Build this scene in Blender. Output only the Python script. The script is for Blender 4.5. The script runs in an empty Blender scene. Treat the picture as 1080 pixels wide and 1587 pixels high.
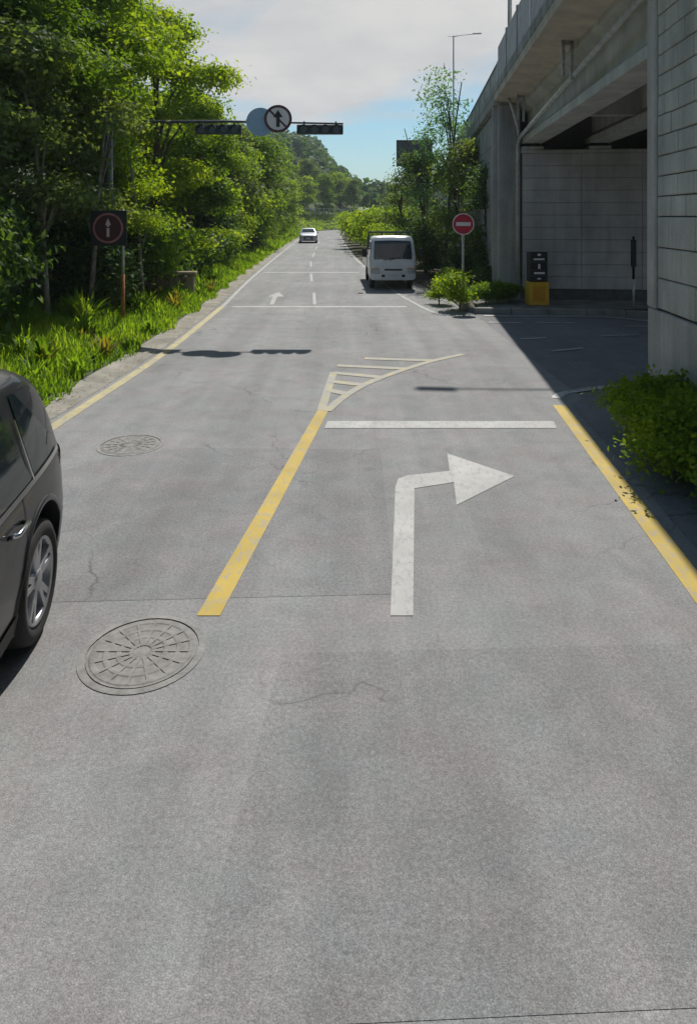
import bpy, bmesh, math, random
import numpy as np
from mathutils import Vector, Matrix

S = bpy.context.scene
C = S.collection
R = math.radians
random.seed(7)
rng = np.random.default_rng(11)

# ------------------------------------------------------------------ camera
# eye of a roof-mounted camera 2.65 m above the road, looking straight along +Y,
# vertical lens shift so that all uprights stay upright
cam_d = bpy.data.cameras.new('camera')
cam_d.sensor_fit = 'VERTICAL'
cam_d.sensor_height = 36.0
cam_d.lens = 1050 * 36.0 / 1587
cam_d.shift_y = -(793.5 - 335) / 1587
cam_d.clip_start = 0.05
cam_d.clip_end = 4000
cam = bpy.data.objects.new('camera', cam_d)
C.objects.link(cam)
cam.location = (0, 0, 2.65)
cam.rotation_euler = (R(90), 0, 0)
S.camera = cam

# ------------------------------------------------------------------ sun + sky
SUN = Vector((0.125, 0.80, 1.0)).normalized()          # towards the sun
sun_d = bpy.data.lights.new('sun', 'SUN')
sun_d.energy = 4.0
sun_d.angle = R(0.6)
sun_d.color = (1.0, 0.955, 0.88)
sun = bpy.data.objects.new('sun', sun_d)
C.objects.link(sun)
sun.rotation_euler = SUN.to_track_quat('Z', 'Y').to_euler()
sun.location = (0, 0, 60)

W = bpy.data.worlds.new('World')
S.world = W
W.use_nodes = True
wn = W.node_tree.nodes
wl = W.node_tree.links
for n in list(wn):
    wn.remove(n)
wout = wn.new('ShaderNodeOutputWorld')
bg = wn.new('ShaderNodeBackground')
bg.inputs['Strength'].default_value = 0.09
sky = wn.new('ShaderNodeTexSky')
sky.sky_type = 'NISHITA'
sky.sun_disc = False
sky.sun_elevation = math.asin(SUN.z)
sky.sun_rotation = math.atan2(SUN.x, SUN.y)
sky.air_density = 1.0
sky.dust_density = 0.4
sky.ozone_density = 1.6
tc = wn.new('ShaderNodeTexCoord')
sep = wn.new('ShaderNodeSeparateXYZ')
wl.new(tc.outputs['Generated'], sep.inputs[0])
def wmath(op, a, b=None):
    m = wn.new('ShaderNodeMath'); m.operation = op
    for i, v in enumerate((a, b)):
        if v is None: continue
        if isinstance(v, (int, float)): m.inputs[i].default_value = v
        else: wl.new(v, m.inputs[i])
    return m.outputs[0]
zc = wmath('ADD', wmath('MAXIMUM', sep.outputs['Z'], 0.0), 0.16)
px = wmath('DIVIDE', sep.outputs['X'], zc)
py = wmath('DIVIDE', sep.outputs['Y'], zc)
comb = wn.new('ShaderNodeCombineXYZ')
wl.new(px, comb.inputs[0]); wl.new(py, comb.inputs[1])
comb.inputs[2].default_value = 1.1
nz = wn.new('ShaderNodeTexNoise')
nz.inputs['Scale'].default_value = 0.62
nz.inputs['Detail'].default_value = 7
nz.inputs['Roughness'].default_value = 0.52
nz.inputs['Distortion'].default_value = 0.5
wl.new(comb.outputs[0], nz.inputs['Vector'])
cr = wn.new('ShaderNodeValToRGB')
cr.color_ramp.elements[0].position = 0.49
cr.color_ramp.elements[0].color = (0.05, 0.05, 0.05, 1)
cr.color_ramp.elements[1].position = 0.62
cr.color_ramp.elements[1].color = (1, 1, 1, 1)
wl.new(nz.outputs['Fac'], cr.inputs[0])
skt = wn.new('ShaderNodeMix'); skt.data_type = 'RGBA'; skt.blend_type = 'MULTIPLY'
skt.inputs[0].default_value = 1.0
wl.new(sky.outputs[0], skt.inputs[6])
skt.inputs[7].default_value = (0.56, 0.78, 0.80, 1)
cmix = wn.new('ShaderNodeMix'); cmix.data_type = 'RGBA'
wl.new(cr.outputs[0], cmix.inputs[0])
wl.new(skt.outputs[2], cmix.inputs[6])
n2 = wn.new('ShaderNodeTexNoise')
n2.inputs['Scale'].default_value = 2.1; n2.inputs['Detail'].default_value = 8; n2.inputs['Roughness'].default_value = 0.6
wl.new(comb.outputs[0], n2.inputs['Vector'])
cr2 = wn.new('ShaderNodeValToRGB')
cr2.color_ramp.elements[0].position = 0.34; cr2.color_ramp.elements[0].color = (5.0, 5.05, 5.1, 1)
cr2.color_ramp.elements[1].position = 0.64; cr2.color_ramp.elements[1].color = (6.1, 6.0, 5.9, 1)
wl.new(n2.outputs['Fac'], cr2.inputs[0])
wl.new(cr2.outputs[0], cmix.inputs[7])
hz = wmath('POWER', wmath('SUBTRACT', 1.0, wmath('MINIMUM', wmath('DIVIDE', wmath('MAXIMUM', sep.outputs['Z'], 0.0), 0.17), 1.0)), 2.2)
hmix = wn.new('ShaderNodeMix'); hmix.data_type = 'RGBA'
wl.new(wmath('MULTIPLY', hz, 0.85), hmix.inputs[0])
wl.new(cmix.outputs[2], hmix.inputs[6])
hmix.inputs[7].default_value = (4.3, 4.6, 4.7, 1)
wl.new(hmix.outputs[2], bg.inputs['Color'])
wl.new(bg.outputs[0], wout.inputs[0])

S.render.engine = 'CYCLES'
S.view_settings.view_transform = 'Standard'
S.view_settings.look = 'None'
S.view_settings.gamma = 1.0
S.view_settings.use_curve_mapping = False
S.view_settings.exposure = 0.32
S.cycles.max_bounces = 6
S.cycles.diffuse_bounces = 3
S.cycles.glossy_bounces = 2
S.cycles.transmission_bounces = 3
S.cycles.transparent_max_bounces = 8

# ------------------------------------------------------------------ materials
def nodes_of(name):
    m = bpy.data.materials.new(name)
    m.use_nodes = True
    nt = m.node_tree
    b = nt.nodes.get('Principled BSDF')
    return m, nt, b

def ramp(nt, fac, stops):
    r = nt.nodes.new('ShaderNodeValToRGB')
    e = r.color_ramp.elements
    while len(e) < len(stops): e.new(0.5)
    for i, (p, c) in enumerate(stops):
        e[i].position = p
        e[i].color = (c[0], c[1], c[2], 1) if len(c) > 2 else (c[0],)*3 + (1,)
    nt.links.new(fac, r.inputs[0])
    return r.outputs[0]

def noise(nt, scale, detail=4, rough=0.55, vec=None, dist=0.0):
    n = nt.nodes.new('ShaderNodeTexNoise')
    n.inputs['Scale'].default_value = scale
    n.inputs['Detail'].default_value = detail
    n.inputs['Roughness'].default_value = rough
    n.inputs['Distortion'].default_value = dist
    if vec is None:
        g = nt.nodes.new('ShaderNodeNewGeometry')
        vec = g.outputs['Position']
    nt.links.new(vec, n.inputs['Vector'])
    return n.outputs['Fac']

def mixc(nt, fac, a, b, mode='MIX'):
    m = nt.nodes.new('ShaderNodeMix'); m.data_type = 'RGBA'; m.blend_type = mode
    for sock, v in ((m.inputs[0], fac), (m.inputs[6], a), (m.inputs[7], b)):
        if isinstance(v, (int, float)): sock.default_value = v
        elif isinstance(v, tuple): sock.default_value = (v[0], v[1], v[2], 1)
        else: nt.links.new(v, sock)
    return m.outputs[2]

def mth(nt, op, a, b=None):
    m = nt.nodes.new('ShaderNodeMath'); m.operation = op
    for i, v in enumerate((a, b)):
        if v is None: continue
        if isinstance(v, (int, float)): m.inputs[i].default_value = v
        else: nt.links.new(v, m.inputs[i])
    return m.outputs[0]

def bump(nt, b, h, strength=0.3, dist=0.01):
    bp = nt.nodes.new('ShaderNodeBump')
    bp.inputs['Strength'].default_value = strength
    bp.inputs['Distance'].default_value = dist
    nt.links.new(h, bp.inputs['Height'])
    nt.links.new(bp.outputs[0], b.inputs['Normal'])

def scaled_pos(nt, s):
    g = nt.nodes.new('ShaderNodeNewGeometry')
    mp = nt.nodes.new('ShaderNodeMapping')
    mp.inputs['Scale'].default_value = s
    nt.links.new(g.outputs['Position'], mp.inputs[0])
    return mp.outputs[0]

def plain(name, c, rough=0.6, metal=0.0, var=0.25, scale=6.0, bmp=0.0, coat=0.0, spec=0.5):
    m, nt, b = nodes_of(name)
    f = noise(nt, scale, 5, 0.6)
    lo = tuple(x*(1-var) for x in c); hi = tuple(min(1, x*(1+var)) for x in c)
    nt.links.new(ramp(nt, f, [(0.3, lo), (0.7, hi)]), b.inputs['Base Color'])
    b.inputs['Roughness'].default_value = rough
    b.inputs['Metallic'].default_value = metal
    b.inputs['Specular IOR Level'].default_value = spec
    if coat: 
        b.inputs['Coat Weight'].default_value = coat
        b.inputs['Coat Roughness'].default_value = 0.05
    if bmp: bump(nt, b, noise(nt, scale*8, 4, 0.6), bmp, 0.01)
    return m

def asphalt(name, base, blue=1.0):
    m, nt, b = nodes_of(name)
    big = noise(nt, 0.35, 5, 0.6)
    streak = noise(nt, 1.0, 5, 0.6, scaled_pos(nt, (1.7, 0.10, 1)))     # wheel tracks along the road
    mid = noise(nt, 2.6, 6, 0.65, None, 0.6)
    fine = noise(nt, 150, 3, 0.75)
    vo = nt.nodes.new('ShaderNodeTexVoronoi')
    vo.inputs['Scale'].default_value = 130
    g = nt.nodes.new('ShaderNodeNewGeometry'); nt.links.new(g.outputs['Position'], vo.inputs['Vector'])
    k = lambda s: (base*s, base*s, base*s*blue)
    c = ramp(nt, big, [(0.30, k(0.86)), (0.70, k(1.12))])
    c = mixc(nt, 0.55, c, ramp(nt, streak, [(0.32, (0.74,)*3), (0.68, (1.22,)*3)]), 'MULTIPLY')
    c = mixc(nt, 0.6, c, ramp(nt, mid, [(0.34, (0.80,)*3), (0.68, (1.14,)*3)]), 'MULTIPLY')
    c = mixc(nt, 0.85, c, ramp(nt, fine, [(0.30, (0.52,)*3), (0.70, (1.42,)*3)]), 'MULTIPLY')
    c = mixc(nt, 0.6, c, ramp(nt, vo.outputs['Distance'], [(0.0, (1.35, 1.3, 1.22)), (0.45, (0.78,)*3)]), 'MULTIPLY')
    grit = noise(nt, 42, 4, 0.75)
    c = mixc(nt, 0.7, c, ramp(nt, grit, [(0.34, (0.70,)*3), (0.66, (1.25,)*3)]), 'MULTIPLY')
    hue = noise(nt, 1.7, 3, 0.6)
    c = mixc(nt, 1.0, c, ramp(nt, hue, [(0.35, (0.965, 1.005, 1.0)), (0.5, (1, 1, 1)), (0.66, (1.03, 0.99, 0.985))]), 'MULTIPLY')
    # cracks: thin dark meander
    wv = nt.nodes.new('ShaderNodeTexVoronoi'); wv.feature = 'DISTANCE_TO_EDGE'
    wv.inputs['Scale'].default_value = 0.42
    gd = nt.nodes.new('ShaderNodeNewGeometry')
    wob = nt.nodes.new('ShaderNodeTexNoise'); wob.inputs['Scale'].default_value = 2.2; wob.inputs['Detail'].default_value = 5
    nt.links.new(gd.outputs['Position'], wob.inputs['Vector'])
    addv = nt.nodes.new('ShaderNodeVectorMath'); addv.operation = 'MULTIPLY_ADD'
    nt.links.new(wob.outputs['Color'], addv.inputs[0]); addv.inputs[1].default_value = (0.7, 0.7, 0.0)
    nt.links.new(gd.outputs['Position'], addv.inputs[2])
    nt.links.new(addv.outputs[0], wv.inputs['Vector'])
    crk = ramp(nt, wv.outputs['Distance'], [(0.0, (1,)), (0.0045, (0,))])
    crk = mth(nt, 'MULTIPLY', crk, ramp(nt, noise(nt, 0.5, 3), [(0.50, (0,)), (0.60, (0.75,))]))
    c = mixc(nt, crk, c, (base*0.3,)*3)
    # oil spots
    oil = ramp(nt, noise(nt, 1.1, 4, 0.5), [(0.66, (0,)), (0.74, (0.5,))])
    c = mixc(nt, oil, c, (base*0.45,)*3)
    nt.links.new(c, b.inputs['Base Color'])
    b.inputs['Roughness'].default_value = 0.88
    b.inputs['Specular IOR Level'].default_value = 0.25
    hh = mth(nt, 'SUBTRACT', mth(nt, 'ADD', fine, vo.outputs['Distance']), mth(nt, 'MULTIPLY', crk, 2.0))
    bump(nt, b, hh, 0.3, 0.004)
    return m

def paint(name, col, worn, asph=0.2):
    m, nt, b = nodes_of(name)
    f1 = noise(nt, 5.0, 8, 0.75)
    f2 = noise(nt, 60, 3, 0.6)
    f = mth(nt, 'ADD', mth(nt, 'MULTIPLY', f1, 0.65), mth(nt, 'MULTIPLY', f2, 0.35))
    mask = ramp(nt, f, [(worn-0.045, (0.12,)), (worn+0.055, (1,))])
    hair = ramp(nt, noise(nt, 24, 2, 0.5, scaled_pos(nt, (1, 0.35, 1))), [(0.36, (0.55,)), (0.46, (1,))])
    mask = mth(nt, 'MULTIPLY', mask, hair)
    cc = ramp(nt, noise(nt, 2.0, 4), [(0.3, tuple(x*0.82 for x in col)), (0.7, tuple(min(1, x*1.08) for x in col))])
    c = mixc(nt, mask, (asph, asph, asph), cc)
    nt.links.new(c, b.inputs['Base Color'])
    b.inputs['Roughness'].default_value = 0.75
    bump(nt, b, f2, 0.25, 0.004)
    return m

def concrete(name, c, stain=0.5, vert=True):
    m, nt, b = nodes_of(name)
    f = noise(nt, 1.3, 6, 0.62)
    col = ramp(nt, f, [(0.28, tuple(x*0.78 for x in c)), (0.72, tuple(x*1.15 for x in c))])
    st = noise(nt, 1.0, 5, 0.6, scaled_pos(nt, (2.2, 2.2, 0.22) if vert else (2, 2, 2)))
    col = mixc(nt, stain, col, ramp(nt, st, [(0.34, (0.45, 0.46, 0.46)), (0.60, (1.08,)*3)]), 'MULTIPLY')
    pit = noise(nt, 40, 3, 0.7)
    col = mixc(nt, 0.5, col, ramp(nt, pit, [(0.3, (0.75,)*3), (0.6, (1.1,)*3)]), 'MULTIPLY')
    nt.links.new(col, b.inputs['Base Color'])
    b.inputs['Roughness'].default_value = 0.9
    b.inputs['Specular IOR Level'].default_value = 0.25
    bump(nt, b, mth(nt, 'ADD', pit, f), 0.35, 0.008)
    return m

def leafmat(name, dark, mid, lite, trans=0.45, sc=0.7):
    m, nt, b = nodes_of(name)
    f = mth(nt, 'ADD', mth(nt, 'MULTIPLY', noise(nt, sc, 3, 0.6), 0.62), mth(nt, 'MULTIPLY', noise(nt, 9.0, 2, 0.6), 0.38))
    col = ramp(nt, f, [(0.34, dark), (0.5, mid), (0.64, lite)])
    nt.links.new(col, b.inputs['Base Color'])
    b.inputs['Roughness'].default_value = 0.62
    b.inputs['Specular IOR Level'].default_value = 0.14
    t = nt.nodes.new('ShaderNodeBsdfTranslucent')
    tcol = mixc(nt, 1.0, col, (2.0, 1.85, 0.5), 'MULTIPLY')
    nt.links.new(tcol, t.inputs['Color'])
    mx = nt.nodes.new('ShaderNodeMixShader'); mx.inputs[0].default_value = trans
    nt.links.new(b.outputs[0], mx.inputs[1]); nt.links.new(t.outputs[0], mx.inputs[2])
    out = nt.nodes.get('Material Output')
    nt.links.new(mx.outputs[0], out.inputs['Surface'])
    return m

def glassy(name, c, rough=0.06):
    m, nt, b = nodes_of(name)
    nt.links.new(ramp(nt, noise(nt, 2.0, 3), [(0.3, c), (0.7, tuple(x*1.3 for x in c))]), b.inputs['Base Color'])
    b.inputs['Roughness'].default_value = rough
    b.inputs['Specular IOR Level'].default_value = 0.7
    return m

M = {}
M['asphalt'] = asphalt('asphalt', 0.285, 1.01)
M['shaded_asphalt'] = asphalt('shaded_asphalt', 0.225, 1.06)  # main asphalt made darker and bluer, the underpass shade put into its colour
M['patch'] = asphalt('patch_asphalt', 0.255, 1.02)
M['yellow'] = paint('yellow_paint', (0.47, 0.335, 0.055), 0.425, 0.27)
M['yellow_worn'] = paint('yellow_paint_worn', (0.46, 0.39, 0.17), 0.53, 0.28)
M['yellow_pale'] = paint('yellow_paint_pale', (0.47, 0.40, 0.19), 0.46, 0.28)
M['white'] = paint('white_paint', (0.42, 0.42, 0.41), 0.43, 0.27)
M['white_worn'] = paint('white_paint_worn', (0.42, 0.42, 0.41), 0.50, 0.28)
M['white_shade'] = paint('white_paint_shaded', (0.55, 0.55, 0.54), 0.44, 0.15)  # white paint copy for the shade: lighter coat, worn gaps darkened in colour
M['soil'] = plain('soil', (0.085, 0.075, 0.045), 0.95, var=0.5, scale=1.2, bmp=0.6)
M['hill_green'] = plain('hill_green', (0.045, 0.065, 0.022), 0.95, var=0.5, scale=0.5, bmp=0.6)
M['gutter'] = concrete('gutter_concrete', (0.30, 0.28, 0.245), 0.6, False)
M['kerb'] = concrete('kerb_concrete', (0.28, 0.28, 0.27), 0.6, False)
M['pave'] = concrete('island_concrete', (0.22, 0.22, 0.21), 0.6, False)
M['conc'] = concrete('bridge_concrete', (0.48, 0.465, 0.45), 0.5)
M['girder'] = concrete('girder_concrete', (0.52, 0.52, 0.49), 0.3)
M['deck'] = concrete('deck_concrete_bounce_tint', (0.54, 0.48, 0.39), 0.3)  # tan tint puts the warm ground bounce into the concrete colour
M['blockm'] = concrete('block_concrete', (0.52, 0.52, 0.485), 0.55)
M['joint'] = concrete('joint_mortar', (0.14, 0.14, 0.135), 0.3)
M['panelm'] = concrete('abutment_panel', (0.48, 0.465, 0.47), 0.45)
M['wing'] = concrete('wing_wall', (0.35, 0.355, 0.34), 0.75)
M['rubber'] = plain('rubber', (0.018, 0.018, 0.019), 0.8, scale=20)
M['bearing'] = plain('bearing_white', (0.55, 0.55, 0.53), 0.8, scale=5)
M['galv'] = plain('galvanised', (0.36, 0.37, 0.38), 0.5, 0.6, scale=9)
M['pipe'] = plain('pipe_pvc', (0.45, 0.45, 0.43), 0.5, scale=5)
M['parapet'] = plain('parapet_panel', (0.21, 0.24, 0.25), 0.55, 0.3, var=0.3, scale=3)
M['post_light'] = plain('post_light', (0.5, 0.5, 0.5), 0.5, 0.2)
M['rust'] = plain('rusty_paint', (0.30, 0.12, 0.03), 0.8, var=0.5, scale=12, bmp=0.3)
M['sign_red'] = plain('sign_red', (0.50, 0.022, 0.05), 0.45, var=0.12)
M['sign_white'] = plain('sign_white', (0.72, 0.70, 0.70), 0.5, var=0.08)
M['sign_maroon'] = plain('sign_maroon', (0.060, 0.012, 0.016), 0.5, var=0.2)
M['sign_rim'] = plain('sign_dull_rim', (0.34, 0.13, 0.13), 0.6, var=0.3)  # rim and arrow set paler than the maroon disc
M['sign_pink'] = plain('sign_pinkish_arrow', (0.62, 0.45, 0.45), 0.6, var=0.15)
M['sign_ring'] = plain('sign_dark_ring', (0.085, 0.022, 0.032), 0.5, var=0.2)
M['sign_black'] = plain('sign_black', (0.012, 0.012, 0.014), 0.5)
M['sign_blue'] = plain('sign_pale_blue', (0.27, 0.42, 0.58), 0.5, var=0.1)
M['sign_back'] = plain('sign_back', (0.10, 0.11, 0.12), 0.5, 0.3)
M['sig_body'] = plain('signal_body', (0.022, 0.030, 0.032), 0.5)
M['sig_lens'] = glassy('signal_lens', (0.012, 0.018, 0.018), 0.25)
M['box_yellow'] = plain('cabinet_yellow', (0.62, 0.36, 0.02), 0.5, var=0.12, scale=4)
M['box_orange'] = plain('cabinet_orange', (0.55, 0.25, 0.01), 0.5, var=0.12, scale=4)
M['box_black'] = plain('cabinet_black', (0.014, 0.015, 0.019), 0.45)
M['bark'] = plain('bark', (0.10, 0.085, 0.065), 0.95, var=0.5, scale=7, bmp=0.8)
M['bark_pale'] = plain('bark_pale', (0.22, 0.21, 0.18), 0.95, var=0.4, scale=7, bmp=0.6)
M['iron'] = plain('cast_iron', (0.20, 0.195, 0.185), 0.75, 0.1, var=0.3, scale=14, bmp=0.2)
M['dirt'] = plain('manhole_collar', (0.25, 0.245, 0.235), 0.95, var=0.3, scale=10, bmp=0.5)
M['wood'] = concrete('headwall_stone', (0.33, 0.28, 0.19), 0.6)
# leaves
M['leaf_a'] = leafmat('leaf_broad', (0.036, 0.085, 0.016), (0.105, 0.195, 0.020), (0.24, 0.33, 0.026))
M['leaf_b'] = leafmat('leaf_yellowish', (0.075, 0.15, 0.016), (0.18, 0.28, 0.022), (0.32, 0.40, 0.03), 0.5)
M['leaf_c'] = leafmat('leaf_dark', (0.026, 0.062, 0.028), (0.060, 0.12, 0.038), (0.12, 0.18, 0.042), 0.4)
M['leaf_d'] = leafmat('leaf_grey', (0.055, 0.095, 0.045), (0.115, 0.175, 0.075), (0.19, 0.24, 0.08), 0.45)
M['leaf_teal'] = leafmat('leaf_teal', (0.04, 0.11, 0.08), (0.09, 0.20, 0.14), (0.16, 0.27, 0.15), 0.45)
M['leaf_far'] = leafmat('leaf_far', (0.026, 0.068, 0.045), (0.055, 0.115, 0.062), (0.10, 0.16, 0.068), 0.35, 0.12)
M['grass'] = leafmat('grass_blade', (0.075, 0.15, 0.020), (0.15, 0.265, 0.028), (0.26, 0.35, 0.055), 0.5, 1.1)
M['grass_dry'] = leafmat('grass_dry', (0.14, 0.12, 0.035), (0.20, 0.18, 0.04), (0.27, 0.25, 0.06), 0.5, 1.1)
# vehicles
M['car_black'] = plain('car_black_paint', (0.009, 0.010, 0.013), 0.45, 0.0, var=0.1, coat=0.55, spec=0.3)
M['car_silver'] = plain('car_silver_paint', (0.36, 0.37, 0.42), 0.35, 0.35, var=0.06, coat=0.8)
M['truck_white'] = plain('truck_white_paint', (0.62, 0.65, 0.68), 0.4, var=0.08, coat=0.5)
M['glass'] = glassy('car_glass', (0.012, 0.018, 0.021), 0.04)
M['trim'] = plain('black_trim', (0.015, 0.015, 0.016), 0.6)
M['chrome'] = plain('chrome', (0.60, 0.60, 0.62), 0.18, 1.0, var=0.05)
M['alloy'] = plain('alloy_rim', (0.42, 0.42, 0.44), 0.32, 0.8, var=0.08)
M['lamp_red'] = glassy('tail_lamp', (0.14, 0.008, 0.010), 0.15)
M['lamp_clear'] = glassy('head_lamp', (0.30, 0.33, 0.35), 0.1)
M['plate'] = plain('number_plate', (0.55, 0.57, 0.58), 0.5, var=0.05)
M['tarp'] = plain('truck_rack', (0.05, 0.055, 0.055), 0.7)
M['orange'] = plain('orange_reflector', (0.6, 0.2, 0.02), 0.4)

# ------------------------------------------------------------------ object helpers
def tag(o, label=None, cat=None, group=None, kind=None):
    if label: o['label'] = label
    if cat: o['category'] = cat
    if group: o['group'] = group
    if kind: o['kind'] = kind
    return o

def empty(name, loc=(0, 0, 0), rz=0.0):
    o = bpy.data.objects.new(name, None)
    o.empty_display_size = 0.2
    C.objects.link(o)
    o.location = loc; o.rotation_euler = (0, 0, rz)
    return o

def link(name, me, parent=None, loc=(0, 0, 0), rot=(0, 0, 0)):
    o = bpy.data.objects.new(name, me)
    C.objects.link(o)
    o.parent = parent
    o.location = loc; o.rotation_euler = rot
    return o

def mesh(name, vs, fs, mat, smooth=False):
    me = bpy.data.meshes.new(name)
    me.from_pydata([tuple(v) for v in vs], [], fs)
    me.materials.append(M[mat])
    if smooth:
        me.polygons.foreach_set('use_smooth', [True]*len(me.polygons))
    me.update()
    return me

def quadmesh(name, V, mat, smooth=False):
    """V: (n,4,3) array of quads -> one fast mesh"""
    n = len(V)
    me = bpy.data.meshes.new(name)
    me.vertices.add(n*4); me.loops.add(n*4); me.polygons.add(n)
    me.vertices.foreach_set('co', np.ascontiguousarray(V, dtype=np.float32).ravel())
    me.loops.foreach_set('vertex_index', np.arange(n*4, dtype=np.int32))
    me.polygons.foreach_set('loop_start', np.arange(0, n*4, 4, dtype=np.int32))
    me.polygons.foreach_set('loop_total', np.full(n, 4, dtype=np.int32))
    me.materials.append(M[mat])
    me.update(calc_edges=True)
    me.validate()
    return me

class MB:
    """collects shapes, builds ONE mesh object"""
    def __init__(s): s.v = []; s.f = []; s.sm = []
    def add(s, vs, fs, sm=False):
        o = len(s.v); s.v += [tuple(v) for v in vs]
        s.f += [tuple(i+o for i in f) for f in fs]; s.sm += [sm]*len(fs)
        return s
    def box(s, x0, x1, y0, y1, z0, z1):
        vs = [(x, y, z) for z in (z0, z1) for y in (y0, y1) for x in (x0, x1)]
        return s.add(vs, [(0,2,3,1), (4,5,7,6), (0,1,5,4), (2,6,7,3), (0,4,6,2), (1,3,7,5)])
    def cbox(s, x0, x1, y0, y1, z0, z1, c=0.01):
        """box with chamfered edges"""
        bm = bmesh.new(); bmesh.ops.create_cube(bm, size=1)
        for v in bm.verts:
            v.co = ((x0+x1)/2+v.co.x*(x1-x0), (y0+y1)/2+v.co.y*(y1-y0), (z0+z1)/2+v.co.z*(z1-z0))
        bmesh.ops.bevel(bm, geom=bm.edges[:], offset=c, segments=1, affect='EDGES')
        bm.verts.index_update()
        s.add([v.co[:] for v in bm.verts], [[v.index for v in f.verts] for f in bm.faces]); bm.free()
        return s
    def tube(s, pts, r, n=8, cap=True):
        pts = [Vector(p) for p in pts]
        rs = r if isinstance(r, (list, tuple)) else [r]*len(pts)
        rings = []
        for i, p in enumerate(pts):
            d = (pts[min(i+1, len(pts)-1)] - pts[max(i-1, 0)]).normalized()
            a = Vector((0, 0, 1)) if abs(d.z) < 0.9 else Vector((1, 0, 0))
            u = d.cross(a).normalized(); w = d.cross(u)
            rings.append([p + (u*math.cos(2*math.pi*k/n) + w*math.sin(2*math.pi*k/n))*rs[i] for k in range(n)])
        vs = [q for ring in rings for q in ring]; fs = []
        for i in range(len(pts)-1):
            for k in range(n):
                fs.append((i*n+k, i*n+(k+1) % n, (i+1)*n+(k+1) % n, (i+1)*n+k))
        if cap:
            fs.append(tuple(range(n))[::-1]); fs.append(tuple((len(pts)-1)*n+k for k in range(n)))
        return s.add(vs, fs, True)
    def prism(s, prof, y0, y1, axis='y'):
        """closed 2D profile extruded along an axis; prof given in the two other axes"""
        n = len(prof)
        def P(a, b, t):
            return {'y': (a, t, b), 'x': (t, a, b), 'z': (a, b, t)}[axis]
        vs = [P(a, b, y0) for a, b in prof] + [P(a, b, y1) for a, b in prof]
        fs = [tuple(range(n)), tuple(range(2*n-1, n-1, -1))]
        fs += [(i, i+n, (i+1) % n + n, (i+1) % n) for i in range(n)]
        return s.add(vs, fs)
    def disc(s, cx, y0, y1, cz, r, n=40, r_in=0.0):
        """disc or ring standing in the XZ plane, thickness along y"""
        A = [2*math.pi*k/n for k in range(n)]
        if r_in <= 0:
            return s.prism([(cx+r*math.cos(a), cz+r*math.sin(a)) for a in A], y0, y1)
        vs = []; fs = []
        for a in A:
            for rr in (r, r_in):
                for y in (y0, y1): vs.append((cx+rr*math.cos(a), y, cz+rr*math.sin(a)))
        for k in range(n):
            a = 4*k; b = 4*((k+1) % n)
            fs += [(a, b, b+1, a+1), (a+2, a+3, b+3, b+2), (a, a+2, b+2, b), (a+1, b+1, b+3, a+3)]
        return s.add(vs, fs)
    def mesh(s, name, mat):
        me = bpy.data.meshes.new(name)
        me.from_pydata(s.v, [], s.f)
        me.materials.append(M[mat])
        me.polygons.foreach_set('use_smooth', s.sm)
        me.update()
        bm = bmesh.new(); bm.from_mesh(me); bmesh.ops.recalc_face_normals(bm, faces=bm.faces[:]); bm.to_mesh(me); bm.free()
        return me
    def build(s, name, mat, parent=None, loc=(0, 0, 0), rot=(0, 0, 0)):
        return link(name, s.mesh(name, mat), parent, loc, rot)

def copy_tree(o, parent=None):
    c = o.copy(); C.objects.link(c); c.parent = parent
    for ch in o.children: copy_tree(ch, c)
    return c

def resample(poly, step=0.6):
    """Catmull-Rom through the points"""
    P = [np.array(p, float) for p in poly]
    P = [2*P[0]-P[1]] + P + [2*P[-1]-P[-2]]
    out = []
    for i in range(1, len(P)-2):
        n = max(2, int(np.linalg.norm(P[i+1]-P[i])/step))
        for k in range(n):
            t = k/n
            out.append(0.5*((2*P[i]) + (-P[i-1]+P[i+1])*t + (2*P[i-1]-5*P[i]+4*P[i+1]-P[i+2])*t*t + (-P[i-1]+3*P[i]-3*P[i+1]+P[i+2])*t**3))
    out.append(P[-2])
    return np.array(out)

def strip(poly, o0, o1, z, step=0.6):
    """flat band along a path, from offset o0 to o1 (positive = right of the path)"""
    P = resample(poly, step)
    T = np.gradient(P, axis=0); T /= np.linalg.norm(T, axis=1)[:, None]
    N = np.stack([T[:, 1], -T[:, 0]], 1)
    A = P + N*o0; B = P + N*o1
    vs = [(a[0], a[1], z) for a in A] + [(b[0], b[1], z) for b in B]
    n = len(P)
    return vs, [(i, n+i, n+i+1, i+1) for i in range(n-1)]

# ------------------------------------------------------------------ the road and its ground
LEFT = [(-4.0, -25), (-3.9, -6), (-3.85, 4), (-3.70, 8.8), (-3.56, 13.2), (-3.69, 19.9), (-4.15, 29.3), (-4.7, 45), (-5.45, 69),
        (-5.9, 92), (-5.3, 112), (-2.4, 126), (4, 136), (16, 143), (45, 150)]
RIGHT = [(2.6, 19.0), (1.95, 21.0), (1.55, 24.5), (1.05, 32), (0.25, 46), (-0.5, 69), (-1.0, 92), (-0.2, 106), (3.0, 116), (16, 128), (45, 136)]
Lp = resample(LEFT, 1.0)
Rp = resample(RIGHT, 1.0)

def dist_left(X, Y):
    """signed distance to the left road line, positive on the hill side"""
    best = np.full(X.shape, 1e9); sgn = np.ones(X.shape)
    for i in range(len(Lp)-1):
        a, b = Lp[i], Lp[i+1]; d = b-a; L2 = d@d
        t = np.clip(((X-a[0])*d[0]+(Y-a[1])*d[1])/L2, 0, 1)
        dx = X-(a[0]+t*d[0]); dy = Y-(a[1]+t*d[1]); q = np.hypot(dx, dy)
        s = np.where(d[0]*dy-d[1]*dx > 0, 1.0, -1.0)
        m = q < best; best = np.where(m, q, best); sgn = np.where(m, s, sgn)
    return best*sgn

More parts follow.
